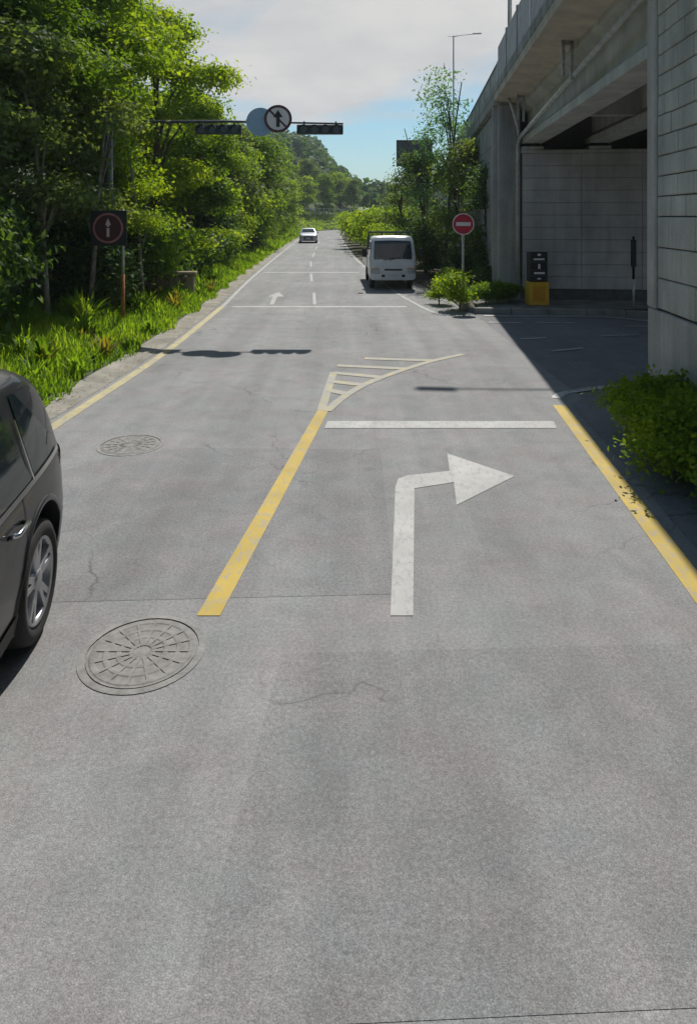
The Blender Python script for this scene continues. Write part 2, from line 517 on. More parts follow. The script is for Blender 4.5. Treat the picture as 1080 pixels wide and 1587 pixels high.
def ground_z(X, Y):
    X = np.asarray(X, float); Y = np.asarray(Y, float)
    d = dist_left(X, Y)
    z = np.where(d < 0.45, -0.06, 0.0)
    e = np.clip(d-0.45, 0, None)
    up = 0.02 + 0.10*np.clip(e, 0, 3.0) + 0.34*np.clip(e-3.0, 0, 50) + 0.12*np.clip(e-53, 0, 140)
    up += 0.05*np.sin(X*1.3+Y*0.7)*np.clip(e, 0, 1)
    far_k = np.clip((6-X)/22.0, 0.10, 1.0)
    up = np.where(e > 8, np.minimum(up, 2.0)+np.maximum(up-2.0, 0)*(1-(1-far_k)*np.clip((Y-100)/30, 0, 1)), up)
    return np.where(d < 0.45, z, up)

xs = np.concatenate([np.linspace(-420, -40, 24), np.linspace(-36, -13, 24), np.arange(-12, 6, 0.35), np.linspace(6.5, 30, 14), np.linspace(40, 420, 22)])
ys = np.concatenate([np.linspace(-60, -4, 14), np.arange(-3, 32, 0.5), np.arange(33, 150, 2.0), np.linspace(155, 700, 45)])
GX, GY = np.meshgrid(xs, ys)
GZ = ground_z(GX, GY)
nx, ny = len(xs), len(ys)
tv = np.stack([GX, GY, GZ], -1).reshape(-1, 3)
tf = [(j*nx+i, j*nx+i+1, (j+1)*nx+i+1, (j+1)*nx+i) for j in range(ny-1) for i in range(nx-1)]
terrain = link('terrain', mesh('terrain', tv, tf, 'hill_green', True))
tag(terrain, 'green hillside and ground on both sides of the road', kind='structure')

# main road sheet: between left line (minus shoulder) and right side
def right_edge(y):
    if y < 9.6: return 3.65 + 0.115*(y-8.7)
    if y < 18.0: return 3.4
    return None
rv = []; rf = []
A = resample(LEFT, 0.8)
T = np.gradient(A, axis=0); T /= np.linalg.norm(T, axis=1)[:, None]
NL = np.stack([-T[:, 1], T[:, 0]], 1)
Ledge = A + NL*0.16
near = [p for p in Ledge if p[1] < 18.6]
far = [p for p in Ledge if p[1] >= 18.6]
RR = resample(RIGHT, 0.8)
T2 = np.gradient(RR, axis=0); T2 /= np.linalg.norm(T2, axis=1)[:, None]
Redge = RR + np.stack([T2[:, 1], -T2[:, 0]], 1)*0.18
# the parking shoulder in front of the wall
Redge[:, 0] += np.interp(Redge[:, 1], [19, 21, 24, 31, 36], [0.5, 1.1, 1.25, 1.0, 0.0])
k = 40
for p in near:
    for i in range(k+1):
        t = i/k; rv.append((p[0]+(right_edge(p[1])-p[0] if right_edge(p[1]) else 3.4-p[0])*t, p[1], 0))
nn = len(near)
for j in range(nn-1):
    for i in range(k):
        rf.append((j*(k+1)+i, j*(k+1)+i+1, (j+1)*(k+1)+i+1, (j+1)*(k+1)+i))
far = np.array(far)
idx = np.linspace(0, 1, 160)
def along(P, t):
    s = np.concatenate([[0], np.cumsum(np.linalg.norm(np.diff(P, axis=0), axis=1))]); s /= s[-1]
    return np.stack([np.interp(t, s, P[:, 0]), np.interp(t, s, P[:, 1])], 1)
FA = along(np.vstack([near[-1], far]), idx); FB = along(np.vstack([[3.4, near[-1][1]], Redge]), idx)
o = len(rv)
for a, b in zip(FA, FB):
    for i in range(13):
        q = a+(b-a)*i/12; rv.append((q[0], q[1], 0))
for j in range(len(idx)-1):
    for i in range(12):
        rf.append((o+j*13+i, o+j*13+i+1, o+(j+1)*13+i+1, o+(j+1)*13+i))
road = tag(link('road', mesh('road', rv, rf, 'asphalt')), 'worn grey asphalt road running ahead beside the hill', kind='structure')
side = tag(link('side_road', mesh('side_road', [(2.0, 8.5, -0.008), (40, 6.2, -0.008), (40, 17.2, -0.008), (2.0, 18.9, -0.008)], [(0, 1, 2, 3)], 'shaded_asphalt')),
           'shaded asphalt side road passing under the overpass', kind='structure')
g_v, g_f = strip(LEFT, -0.16, -0.62, 0.0, 0.8)
gv2 = []
for v in g_v[:len(g_v)//2]: gv2.append((v[0], v[1], 0.004))
for v in g_v[len(g_v)//2:]: gv2.append((v[0], v[1], 0.05))
gutter = tag(link('gutter', mesh('gutter', gv2, g_f, 'gutter')), 'pale dusty concrete gutter between road and grass verge', kind='structure')

def flat(name, pts, mat, z=0.004, parent=None):
    bm = bmesh.new()
    f = bm.faces.new([bm.verts.new((x, y, z)) for x, y in pts])
    if f.normal.z < 0 or True:
        f.normal_update()
        if f.normal.z < 0: f.normal_flip()
    bmesh.ops.triangulate(bm, faces=bm.faces[:])
    me = bpy.data.meshes.new(name); bm.to_mesh(me); bm.free()
    me.materials.append(M[mat])
    return link(name, me, parent or road)

def band(name, poly, o0, o1, mat, z=0.004, step=0.5, parent=None):
    v, f = strip(poly, o0, o1, z, step)
    return link(name, mesh(name, v, f, mat), parent or road)

# painted markings
band('yellow_edge_line', [p for p in LEFT if p[1] < 20], -0.075, 0.075, 'yellow_pale')
band('yellow_edge_line', [p for p in LEFT if p[1] > 19.5], -0.06, 0.06, 'white_worn')
flat('yellow_centre_line', [(-1.005, 4.49), (-0.85, 4.49), (-0.27, 9.25), (-0.42, 9.25)], 'yellow')
band('yellow_lane_edge', [(1.95, 0.5), (2.41, 4.88), (2.64, 7.2), (2.87, 9.5)], -0.01, 0.17, 'yellow')
flat('stop_line', [(-0.30, 8.46), (2.60, 8.46), (2.64, 8.75), (-0.27, 8.75)], 'white', 0.005)
flat('turn_arrow', [(.278, 4.49), (.428, 4.49), (.64, 6.59), (1.046, 6.74), (.99, 6.21), (1.69, 6.9), (1.10, 7.56), (1.05, 7.04), (.605, 6.92), (.50, 6.83), (.455, 6.6)], 'white')
band('hatched_island_edge', [(-0.38, 9.25), (-0.32, 10.4), (-0.26, 11.5)], -0.05, 0.07, 'yellow_worn', 0.005, 0.2)
band('hatched_island_edge', [(-0.30, 9.2), (-0.10, 9.85), (0.20, 10.55), (0.70, 11.35), (1.45, 12.3), (2.2, 13.0)], -0.06, 0.07, 'yellow_worn', 0.006, 0.2)
for a, b in (((-0.29, 10.3), (0.02, 10.05)), ((-0.28, 10.85), (0.28, 10.6)), ((-0.26, 11.45), (0.6, 11.1)), ((-0.2, 12.0), (1.0, 11.75)), ((0.3, 12.6), (1.6, 12.4))):
    band('hatch_stripe', [a, b], -0.09, 0.09, 'yellow_worn', 0.007, 0.3)
flat('cross_line', [(-3.4, 19.65), (1.7, 19.65), (1.7, 19.95), (-3.4, 19.95)], 'white_worn')
flat('cross_line', [(-4.0, 31.7), (0.5, 31.7), (0.5, 32.1), (-4.0, 32.1)], 'white_worn')
for y0, y1 in ((20.3, 23.4), (27.5, 31.2), (35.5, 39.5), (44, 49), (54, 59), (65, 71)):
    f = lambda y: np.interp(y, [20, 22.5, 29.3, 39.7, 69, 90], [-1.0, -1.12, -1.62, -2.2, -3.0, -3.5])
    band('lane_dash', [(f(y0), y0), (f(y1), y1)], -0.05, 0.05, 'white_worn')
flat('straight_arrow', [(-2.36, 19.9+.4), (-2.24, 20.3), (-2.34, 22.3), (-2.12, 22.3), (-2.42, 23.6), (-2.66, 22.3), (-2.48, 22.3)], 'white_worn')
band('white_edge_line', [(2.75, 18.05), (2.35, 18.6)] + [(x, y) for x, y in RIGHT if 20 < y < 110], -0.05, 0.06, 'white_worn', 0.005)
# side-road markings
band('corner_line', [(3.02, 9.85), (3.15, 10.07), (3.55, 10.32), (4.83, 10.75), (7.5, 11.05), (14, 11.0)], -0.07, 0.07, 'white_shade', 0.006, 0.2, side)
band('corner_line', [(3.6, 18.0), (6.6, 17.85), (7.3, 17.3), (8.6, 16.2), (12, 14.8)], -0.07, 0.07, 'white_shade', 0.006, 0.3, side)
for x0, y0, x1, y1 in ((3.5, 16.9, 4.3, 16.85), (4.7, 16.9, 5.6, 16.8), (4.0, 13.3, 4.7, 13.6), (5.6, 15.0, 6.5, 15.1), (6.6, 16.3, 7.2, 16.25), (7.1, 15.6, 8.2, 15.5), (3.7, 14.6, 4.3, 14.75)):
    band('worn_dash', [(x0, y0), (x1, y1)], -0.05, 0.05, 'white_shade', 0.006, 0.3, side)

# repair patches: slightly darker asphalt with their own edges
flat('repair_patch', [(-3.2, 4.6), (0.33, 4.75), (0.36, 7.7), (-1.9, 7.75), (-3.3, 7.1)], 'patch', 0.0016)
flat('repair_patch', [(-0.55, 2.2), (2.0, 2.3), (2.1, 4.2), (-0.4, 4.1)], 'patch', 0.0016)

def manhole(loc, label):
    t = empty('manhole_cover', loc)
    mb = MB(); n = 40; vs = []; fs = []
    for k_ in range(n):
        a = 2*math.pi*k_/n
        for r, z in ((0.335, 0.006), (0.375, 0.003)): vs.append((r*math.cos(a), r*math.sin(a), z))
    for k_ in range(n): fs.append((2*k_, 2*k_+1, 2*((k_+1) % n)+1, 2*((k_+1) % n)))
    MB().add(vs, fs).build('frame_ring', 'dirt', t)
    mb.add([(0.325*math.cos(2*math.pi*q/n), 0.325*math.sin(2*math.pi*q/n), 0.004) for q in range(n)], [tuple(range(n))])
    lid = mb.build('lid', 'iron', t)
    ri = MB()
    for r in (0.31, 0.235, 0.16, 0.085):
        vs = []; fs = []
        for q in range(n):
            a = 2*math.pi*q/n
            for rr, z in ((r, 0.004), (r-0.008, 0.0075), (r-0.03, 0.0075), (r-0.038, 0.004)): vs.append((rr*math.cos(a), rr*math.sin(a), z))
        for q in range(n):
            a = 4*q; b_ = 4*((q+1) % n)
            fs += [(a, a+1, b_+1, b_), (a+1, a+2, b_+2, b_+1), (a+2, a+3, b_+3, b_+2)]
        ri.add(vs, fs)
    for q in range(16):
        a = 2*math.pi*q/16; ca, sa = math.cos(a), math.sin(a)
        ri.add([(0.05*ca-0.008*sa, 0.05*sa+0.008*ca, 0.0085), (0.05*ca+0.008*sa, 0.05*sa-0.008*ca, 0.0085), (0.30*ca+0.008*sa, 0.30*sa-0.008*ca, 0.0085), (0.30*ca-0.008*sa, 0.30*sa+0.008*ca, 0.0085)], [(0, 1, 2, 3)])
    ri.build('raised_ribs', 'iron', lid)
    tag(t, label, 'manhole', 'manhole covers in the road')
    return t
manhole((-2.52, 7.85, 0.001), 'round iron manhole cover in the road level with the stop line')
manhole((-1.25, 4.12, 0.001), 'round iron manhole cover near the lower end of the yellow centre line')

# right-hand verge, island with kerb
verge_pts = [(3.05, 18.65), (3.6, 19.05), (9, 18.4), (12, 18.0), (12, 140), (14, 118)] 
vv = []; vf = []
RV = Redge[(Redge[:, 1] > 18.6) & (Redge[:, 1] < 108)]
for p in RV:
    vv.append((p[0]+0.02, p[1], 0.02)); vv.append((p[0]+0.4, p[1], 0.07)); vv.append((max(p[0]+8, 9)+0.1*p[1], p[1]+1.0, 0.12))
for i in range(len(RV)-1):
    for q in (0, 1): vf.append((3*i+q, 3*i+q+1, 3*i+q+4, 3*i+q+3))
tag(link('verge', mesh('verge', vv, vf, 'soil')), 'soil verge between road and retaining wall', kind='structure')
tag(link('foot_strip', mesh('foot_strip', [(2.35, -6, 0.012), (8, -6, 0.012), (8, 9.6, 0.012), (3.5, 9.95, 0.012), (3.12, 9.5, 0.012), (2.72, 4.88, 0.012)], [(0, 1, 2, 3, 4, 5)], 'shaded_asphalt')),
    'paved strip at the foot of the near abutment, darkened in colour for shade', kind='structure')  # same asphalt as the road, with shade darkened into its colour

island = tag(empty('kerb_island', (0, 0, 0)), 'low kerbed island at the foot of the abutment', kind='structure')
flat('island_top', [(3.55, 18.62), (9.3, 18.25), (9.3, 21.4), (4.9, 21.4), (3.7, 20.2)], 'pave', 0.13, island)
kp = resample([(3.35, 19.6), (3.42, 18.75), (3.75, 18.5), (6.0, 18.32), (7.4, 18.05), (9.6, 17.2)], 0.05)
ss = np.concatenate([[0], np.cumsum(np.linalg.norm(np.diff(kp, axis=0), axis=1))])
kst = MB().cbox(-0.49, 0.49, -0.08, 0.08, -0.06, 0.15, 0.02).mesh('kerb_stone', 'kerb')
q = 0.5
while q < ss[-1]-0.4:
    x = np.interp(q, ss, kp[:, 0]); y = np.interp(q, ss, kp[:, 1])
    x2 = np.interp(q+0.2, ss, kp[:, 0]); y2 = np.interp(q+0.2, ss, kp[:, 1])
    link('kerb_stone', kst, island, (x, y, 0), (0, 0, math.atan2(y2-y, x2-x)))
    q += 1.0

# ------------------------------------------------------------------ overpass (local frame: x right, y along the bridge)
AZ = math.atan(0.10)
ov = empty('overpass', (4.03, 8.7, 0), -AZ)
tag(ov, 'grey concrete road overpass on block-faced abutments over the side road', 'overpass')
# near abutment
na = MB().box(0.03, 9, -16, 0.43, 0, 6.05).build('near_abutment', 'joint', ov)
MB().cbox(-0.03, 0.5, -16, 0.48, 0, 1.42, 0.015).build('plinth', 'conc', na)
MB().cbox(-0.04, 0.34, 0.17, 0.485, 1.43, 6.04, 0.02).build('corner_pilaster', 'conc', na)
bshape = {}
def block(w, h, dep, name='block', mat='blockm', c=0.012):
    key = (round(w, 3), round(h, 3), name)
    if key not in bshape: bshape[key] = MB().cbox(-dep/2, dep/2, -w/2, w/2, -h/2, h/2, c).mesh(name, mat)
    return bshape[key]
z = 1.445; row = 0
while z < 5.9:
    h = 0.40 if z < 2.6 else 0.262
    wd = 0.80 if z < 2.6 else 0.46
    y = 0.155 - (0.0 if row % 2 else wd/2)
    if row % 2 == 0:
        link('block', block(wd/2-0.012, h-0.014, 0.09), na, (0.035+random.uniform(-.006, .006), 0.155-wd/4, z+h/2))
    while y > -3.4:
        link('block', block(wd-0.012, h-0.014, 0.09), na, (0.035+random.uniform(-.008, .008), y-wd/2, z+h/2))
        y -= wd
    z += h; row += 1
# far abutment: front face of cast panels, facing the camera
YF = 11.95
fa = MB().box(0.02, 9, YF+0.03, YF+2.5, 0, 4.55).build('far_abutment', 'joint', ov)
MB().box(0.3, 9, YF-0.02, YF+0.2, 0.13, 0.44).build('dark_base_band', 'sign_back', fa)  # flat dark strip along the wall base, nothing is recessed
ph = 0.373
for r in range(11):
    for c in range(5):
        w = 1.75
        me = bshape.get('panel')
        if me is None:
            me = MB().cbox(-w/2+0.004, w/2-0.004, -0.03, 0.03, -ph/2+0.004, ph/2-0.004, 0.006).mesh('panel', 'panelm'); bshape['panel'] = me
        link('panel', me, fa, (0.05+w/2+c*w, YF+0.012+random.uniform(-.004, .004), 0.45+ph/2+r*ph))
MB().cbox(0.0, 9, YF-0.06, YF+0.9, 4.556, 4.66, 0.01).build('bearing_shelf', 'conc', fa)
MB().box(0.0, 9, YF+0.75, YF+1.1, 4.66, 6.1).build('backwall', 'joint', fa)
# girders
prof = [(-0.30, 4.86), (0.30, 4.86), (0.30, 5.04), (0.10, 5.22), (0.10, 5.85), (0.36, 5.98), (0.36, 6.08), (-0.36, 6.08), (-0.36, 5.98), (-0.10, 5.85), (-0.10, 5.22), (-0.30, 5.04)]
gm = MB().prism(prof, -0.9, YF+0.62).mesh('girder', 'girder')
for v in (0.36, 2.35, 4.35, 6.35, 8.35):
    link('girder', gm, ov, (v, 0, 0))
    MB().cbox(v-0.33, v+0.33, YF+0.02, YF+0.6, 4.66, 4.77, 0.01).build('bearing_plinth', 'bearing', fa)
    MB().box(v-0.24, v+0.24, YF+0.06, YF+0.56, 4.77, 4.862).build('bearing_pad', 'rubber', fa)
for yv in (3.8, 8.0):
    for v in (0.46, 2.45, 4.45, 6.45):
        MB().box(v+0.003, v+1.79, yv-0.12, yv+0.12, 5.1, 6.05).build('diaphragm', 'girder', ov)
deck = MB().prism([(-0.78, 6.16), (0.0, 6.085), (9, 6.085), (9, 6.36), (-0.78, 6.36)], -16, YF+0.0).build('deck_slab', 'deck', ov)
# wing wall beyond the opening
ww = MB().box(-0.62, 9, YF+1.12, 100, 0, 6.04).build('wing_wall', 'joint', ov)
MB().cbox(-0.66, 0.0, YF+0.0, YF+1.12, 0.05, 6.05, 0.02).build('end_pilaster', 'wing', ov)
MB().box(-0.78, -0.64, YF+0.45, YF+0.6, 0.05, 6.1).build('corner_rib', 'conc', ov)
MB().box(1.503, 9, YF+0.003, 100, 6.045, 6.355).build('approach_slab', 'deck', ov)
ledge = MB().cbox(-0.80, 1.5, YF+0.02, 100, 6.06, 6.36, 0.02).build('deck_edge', 'wing', ov)
pw = MB().cbox(-0.03, 0.03, -0.96, 0.96, -0.49, 0.49, 0.015).mesh('facing_panel', 'wing')
for r in range(6):
    for c in range(24):
        link('facing_panel', pw, ww, (-0.63+random.uniform(-.01, .01), YF+2.15+c*1.95, 0.55+r*0.985))
MB().box(-0.655, -0.6, YF+1.2+46.6, 100, 0, 6.0).build('far_facing', 'wing', ww)
# parapet: concrete upstand, posts and infill panels
up = MB().cbox(-0.80, -0.50, -16, 100, 6.365, 6.62, 0.02).build('upstand', 'wing', ov)
pp = MB().box(-0.035, 0.035, -0.05, 0.05, 0, 0.72).mesh('parapet_post', 'parapet')
ppl = MB().box(-0.035, 0.035, -0.06, 0.06, 0, 0.76).mesh('parapet_post_pale', 'post_light')
pn = MB().cbox(-0.018, 0.018, -0.92, 0.92, 0.03, 0.64, 0.01).mesh('parapet_panel', 'parapet')
for i in range(54):
    y = -10+i*2.0
    tall = y+1 < YF
    a_ = link('parapet_post', ppl if y in (6, 12) else pp, ov, (-0.66, y, 6.62)); b_ = link('parapet_panel', pn, ov, (-0.66, y+1.0, 6.62))
    if tall: a_.scale.z = 1.72; b_.scale.z = 1.86
MB().tube([(-0.66, YF+0.1, 7.33), (-0.66, 99, 7.33)], 0.045, 8).build('handrail', 'parapet', ov)
# drain pipes
MB().tube([(-0.06, -0.5, 5.72), (-0.06, YF-0.25, 5.02), (-0.10, YF-0.12, 4.8), (-0.10, YF-0.12, 0.75)], 0.055, 10).build('drain_pipe', 'pipe', ov)
for yb in (4.6, 10.6):
    MB().box(-0.30, -0.24, yb, yb+0.06, 5.4, 6.14).box(-0.14, -0.08, yb, yb+0.06, 5.34, 6.12).box(-0.30, -0.08, yb, yb+0.06, 6.02, 6.08).build('pipe_hanger', 'galv', ov)
MB().tube([(-0.45, 11.3, 6.12), (-0.30, 11.4, 5.8), (-0.14, 11.5, 5.3), (-0.10, 11.6, 5.06)], 0.05, 8).build('drain_pipe', 'pipe', ov)

def local_to_world(x, y, z):
    return ov.matrix_basis @ Vector((x, y, z))
ov_m = Matrix.Translation((4.03, 8.7, 0)) @ Matrix.Rotation(-AZ, 4, 'Z')

def lamp_post(y, h, arm, label, r=0.075, x=-0.42):
    p = ov_m @ Vector((x, y, 6.36))
    t = empty('street_lamp', p, -AZ)
    MB().cbox(-0.16, 0.16, -0.16, 0.16, 0, 0.05, 0.01).build('base_plate', 'galv', t)
    MB().tube([(0, 0, 0.03), (0, 0, h)], [r, r*0.6], 10).build('pole', 'galv', t)
    MB().tube([(0.0, 0, h-0.05), (arm*0.3, 0, h+0.03), (arm, 0, h+0.12)], [0.035, 0.03, 0.028], 8).build('arm', 'galv', t)
    s = 1 if arm > 0 else -1
    MB().cbox(arm-0.30, arm+0.34, -0.11, 0.11, h+0.09, h+0.19, 0.03).build('lamp_head', 'galv', t)
    MB().tube([(-0.02*s, 0, h-0.05), (-0.42*s, 0, h-0.02)], 0.02, 6).build('short_arm', 'galv', t)
    tag(t, label, 'street lamp', 'street lamps on the overpass')
    return t
lamp_post(41.5, 9.6, 1.7, 'tall slim street lamp with side arm rising above trees beside the overpass')
lamp_post(11.2, 5.6, -1.9, 'street lamp post standing on the overpass parapet above the underpass')

# ------------------------------------------------------------------ marker cabinet, slim post
t = empty('marker_cabinet', (5.36, 19.3, 0.13), R(4))
lo = MB().cbox(-0.285, 0.285, -0.2, 0.2, 0, 0.66, 0.02).build('yellow_base', 'box_yellow', t)
MB().cbox(-0.17, 0.17, -0.212, -0.198, 0.13, 0.53, 0.006).build('door_panel', 'box_orange', lo)
up_ = MB().cbox(-0.25, 0.25, -0.18, 0.18, 0.665, 1.50, 0.02).build('black_cabinet', 'box_black', t)
for x0, x1, z0, z1 in ((-0.045, 0.045, 1.40, 1.46), (-0.16, 0.15, 1.28, 1.325), (-0.03, 0.03, 1.03, 1.17), (-0.15, 0.16, 0.885, 0.94), (-0.05, 0.05, 0.735, 0.775)):
    MB().box(x0, x1, -0.188, -0.179, z0, z1).build('white_mark', 'sign_white', up_)
for zz in (1.22, 0.99, 0.83):
    MB().box(-0.251, 0.251, -0.186, -0.178, zz, zz+0.012).build('divider', 'sign_back', up_)
tag(t, 'yellow box with black printed cabinet on top beside the abutment wall', 'cabinet')
t = empty('marker_post', (7.98, 19.0, 0.13))
MB().tube([(0, 0, 0), (0, 0, 0.75)], 0.035, 8).build('white_lower', 'post_light', t)
MB().tube([(0, 0, 0.75), (0.0, 0, 1.95)], 0.035, 8).build('dark_upper', 'box_black', t)
MB().box(-0.06, 0.06, -0.05, 0.04, 1.1, 1.85).build('dark_sleeve', 'box_black', t)
tag(t, 'slim black and white post standing against the underpass wall', 'post')

# ------------------------------------------------------------------ signs
def arrow_profile(s, w=0.09, hw=0.24, hh=0.28):
    return [(-w*s, -0.62*s), (w*s, -0.62*s), (w*s, 0.12*s), (hw*s, 0.12*s), (0, (0.12+hh*1.7)*s), (-hw*s, 0.12*s), (-w*s, 0.12*s)]

# overhead signal arm
t = empty('signal_gantry', (-6.1, 17.25, 0.6))
GZ0 = 0.6
MB().tube([(0, 0, -0.4), (0, 0, 4.6)], [0.13, 0.10], 12).build('pole', 'sign_back', t)
MB().tube([(0, 0, 4.44), (3.0, -0.02, 4.46), (5.97, -0.04, 4.40)], [0.05, 0.035, 0.022], 8).build('mast_arm', 'sign_back', t)
tag(t, 'slim horizontal steel mast arm reaching over the road from the trees', 'signal arm')
def signal(x, label):
    h = empty('traffic_signal', (x, 17.16, 4.72))
    MB().cbox(-0.585, 0.585, -0.07, 0.09, 0, 0.245, 0.02).build('housing', 'sig_body', h)
    for i in range(4):
        cx = -0.42+0.28*i
        MB().disc(cx, -0.085, -0.071, 0.122, 0.098, 20).build('lens', 'sig_lens', h)
        vs = []; fs = []; n = 10
        for kk in range(n+1):
            a = math.pi*(-0.05+1.1*kk/n)
            for rr, yy in ((0.108, -0.07), (0.108, -0.20), (0.102, -0.20), (0.102, -0.07)): vs.append((cx+rr*math.cos(a), yy, 0.122+rr*math.sin(a)))
        for kk in range(n):
            a_ = 4*kk
            fs += [(a_, a_+1, a_+5, a_+4), (a_+1, a_+2, a_+6, a_+5), (a_+2, a_+3, a_+7, a_+6)]
        MB().add(vs, fs).build('visor', 'sig_body', h)
    for sx in (-0.4, 0.4):
        MB().box(sx-0.02, sx+0.02, -0.02, 0.06, 0.24, 0.33).build('hanger', 'sign_back', h)
    tag(h, label, 'traffic signal', 'dark signal heads on the mast arm')
signal(-3.29, 'dark horizontal signal head hanging in front of the leafy trees')
signal(-0.72, 'dark horizontal signal head against the sky at the arm tip')
t = empty('no_straight_sign', (-1.77, 17.06, 5.10))
MB().disc(0, -0.012, 0.012, 0, 0.345, 44).build('plate', 'sign_white', t)
MB().disc(0, -0.022, -0.0125, 0, 0.350, 44, 0.285).build('ring', 'sign_ring', t)
MB().prism([(-0.225, 0.19), (-0.19, 0.225), (0.225, -0.19), (0.19, -0.225)], -0.018, -0.0125).build('slash', 'sign_ring', t)
MB().prism([(x*1.0, z) for x, z in arrow_profile(0.33, 0.13, 0.36, 0.32)], -0.026, -0.0185).build('arrow', 'sign_black', t)
MB().box(-0.03, 0.03, 0.012, 0.17, -0.12, 0.05).build('bracket', 'sign_back', t)
tag(t, 'white round no-straight-ahead sign with black arrow and dark ring on the mast arm', 'road sign')
t = empty('blue_sign', (-2.22, 17.12, 5.03))
MB().disc(0, -0.012, 0.012, 0, 0.36, 44).build('plate', 'sign_blue', t)
MB().box(-0.03, 0.03, 0.012, 0.12, -0.06, 0.10).build('bracket', 'sign_back', t)
tag(t, 'plain pale blue round plate behind the no-straight-ahead sign', 'road sign')

# roadside arrow sign on rusty pole
gz = float(ground_z(-5.05, 15.4))
t = empty('arrow_sign', (-5.12, 15.4, gz))
zc_ = 2.38-gz
MB().tube([(0, 0, -0.1), (0, 0, 1.25)], 0.042, 10).build('rusty_pole', 'rust', t)
MB().tube([(0, 0, 1.25), (0, 0, zc_+0.42)], 0.036, 10).build('upper_pole', 'galv', t)
MB().box(-0.34-0.36, 0.06, -0.03, -0.01, zc_+0.10, zc_+0.15).box(-0.7, 0.06, -0.03, -0.01, zc_-0.15, zc_-0.10).build('bracket', 'sign_back', t)
MB().cbox(-0.72, 0.10, -0.055, -0.032, zc_-0.40, zc_+0.40, 0.008).build('back_board', 'sign_black', t)
d_ = MB().disc(-0.31, -0.075, -0.0555, zc_, 0.335, 44).build('sign_disc', 'sign_maroon', t)
MB().disc(-0.31, -0.088, -0.0755, zc_, 0.342, 44, 0.300).build('rim', 'sign_rim', d_)
MB().prism([(-0.31+x, zc_+z) for x, z in [(-0.03, -0.20), (0.03, -0.20), (0.03, 0.0), (-0.03, 0.0)]], -0.083, -0.0755).build('arrow_shaft', 'sign_pink', d_)
MB().prism([(-0.31+x, zc_+z) for x, z in [(-0.028, 0.03), (0.028, 0.03), (0.028, 0.07), (0.065, 0.07), (0.0, 0.22), (-0.065, 0.07), (-0.028, 0.07)]], -0.083, -0.0755).build('arrow_head', 'sign_pink', d_)
tag(t, 'dark maroon round arrow sign on a rusty orange pole in the verge', 'road sign')

# no entry
t = empty('no_entry_sign', (3.33, 19.75, 0.10))
MB().tube([(0, 0, -0.05), (0, 0, 2.55)], 0.036, 10).build('pole', 'post_light', t)
d_ = MB().disc(0, -0.06, -0.04, 2.32, 0.31, 44).build('sign_disc', 'sign_red', t)
MB().disc(0, -0.07, -0.0605, 2.32, 0.315, 44, 0.29).build('rim', 'sign_white', d_)
MB().cbox(-0.21, 0.21, -0.072, -0.0605, 2.265, 2.375, 0.003).build('white_bar', 'sign_white', d_)
tag(t, 'red round no-entry sign with white bar on a pale pole', 'road sign')

# back of a large direction board
t = empty('direction_board', (4.1, 38, 0.1))
MB().tube([(0.3, 0.1, -0.05), (0.3, 0.1, 7.0)], 0.11, 10).build('pole', 'galv', t)
bd = MB().cbox(-1.42, 0.60, -0.04, 0.0, 5.35, 6.82, 0.01).build('board', 'sign_back', t)
for zz in (5.40, 5.86, 6.72):
    MB().box(-1.40, 0.58, -0.075, -0.041, zz, zz+0.07).build('rail', 'sign_body' if False else 'sig_body', bd)
for xx in (-1.40, 0.52):
    MB().box(xx, xx+0.06, -0.085, -0.041, 5.37, 6.80).build('frame_side', 'sig_body', bd)
tag(t, 'dark grey rectangular road board half hidden by the wispy tree', 'sign board')

# low stone headwall in the verge
t = empty('drain_headwall', (-5.75, 21.6, float(ground_z(-5.75, 21.6))), R(6))
for i in range(4):
    MB().cbox(-0.75+i*0.40, -0.37+i*0.40, -0.18, 0.18, -0.15, 0.52+0.03*(i % 2), 0.03).build('stone', 'wood', t)
MB().cbox(-0.80, 0.90, -0.22, 0.22, 0.565, 0.66, 0.02).build('coping', 'wood', t)
tag(t, 'low tan stone headwall in the weeds behind the rusty sign pole', 'wall')

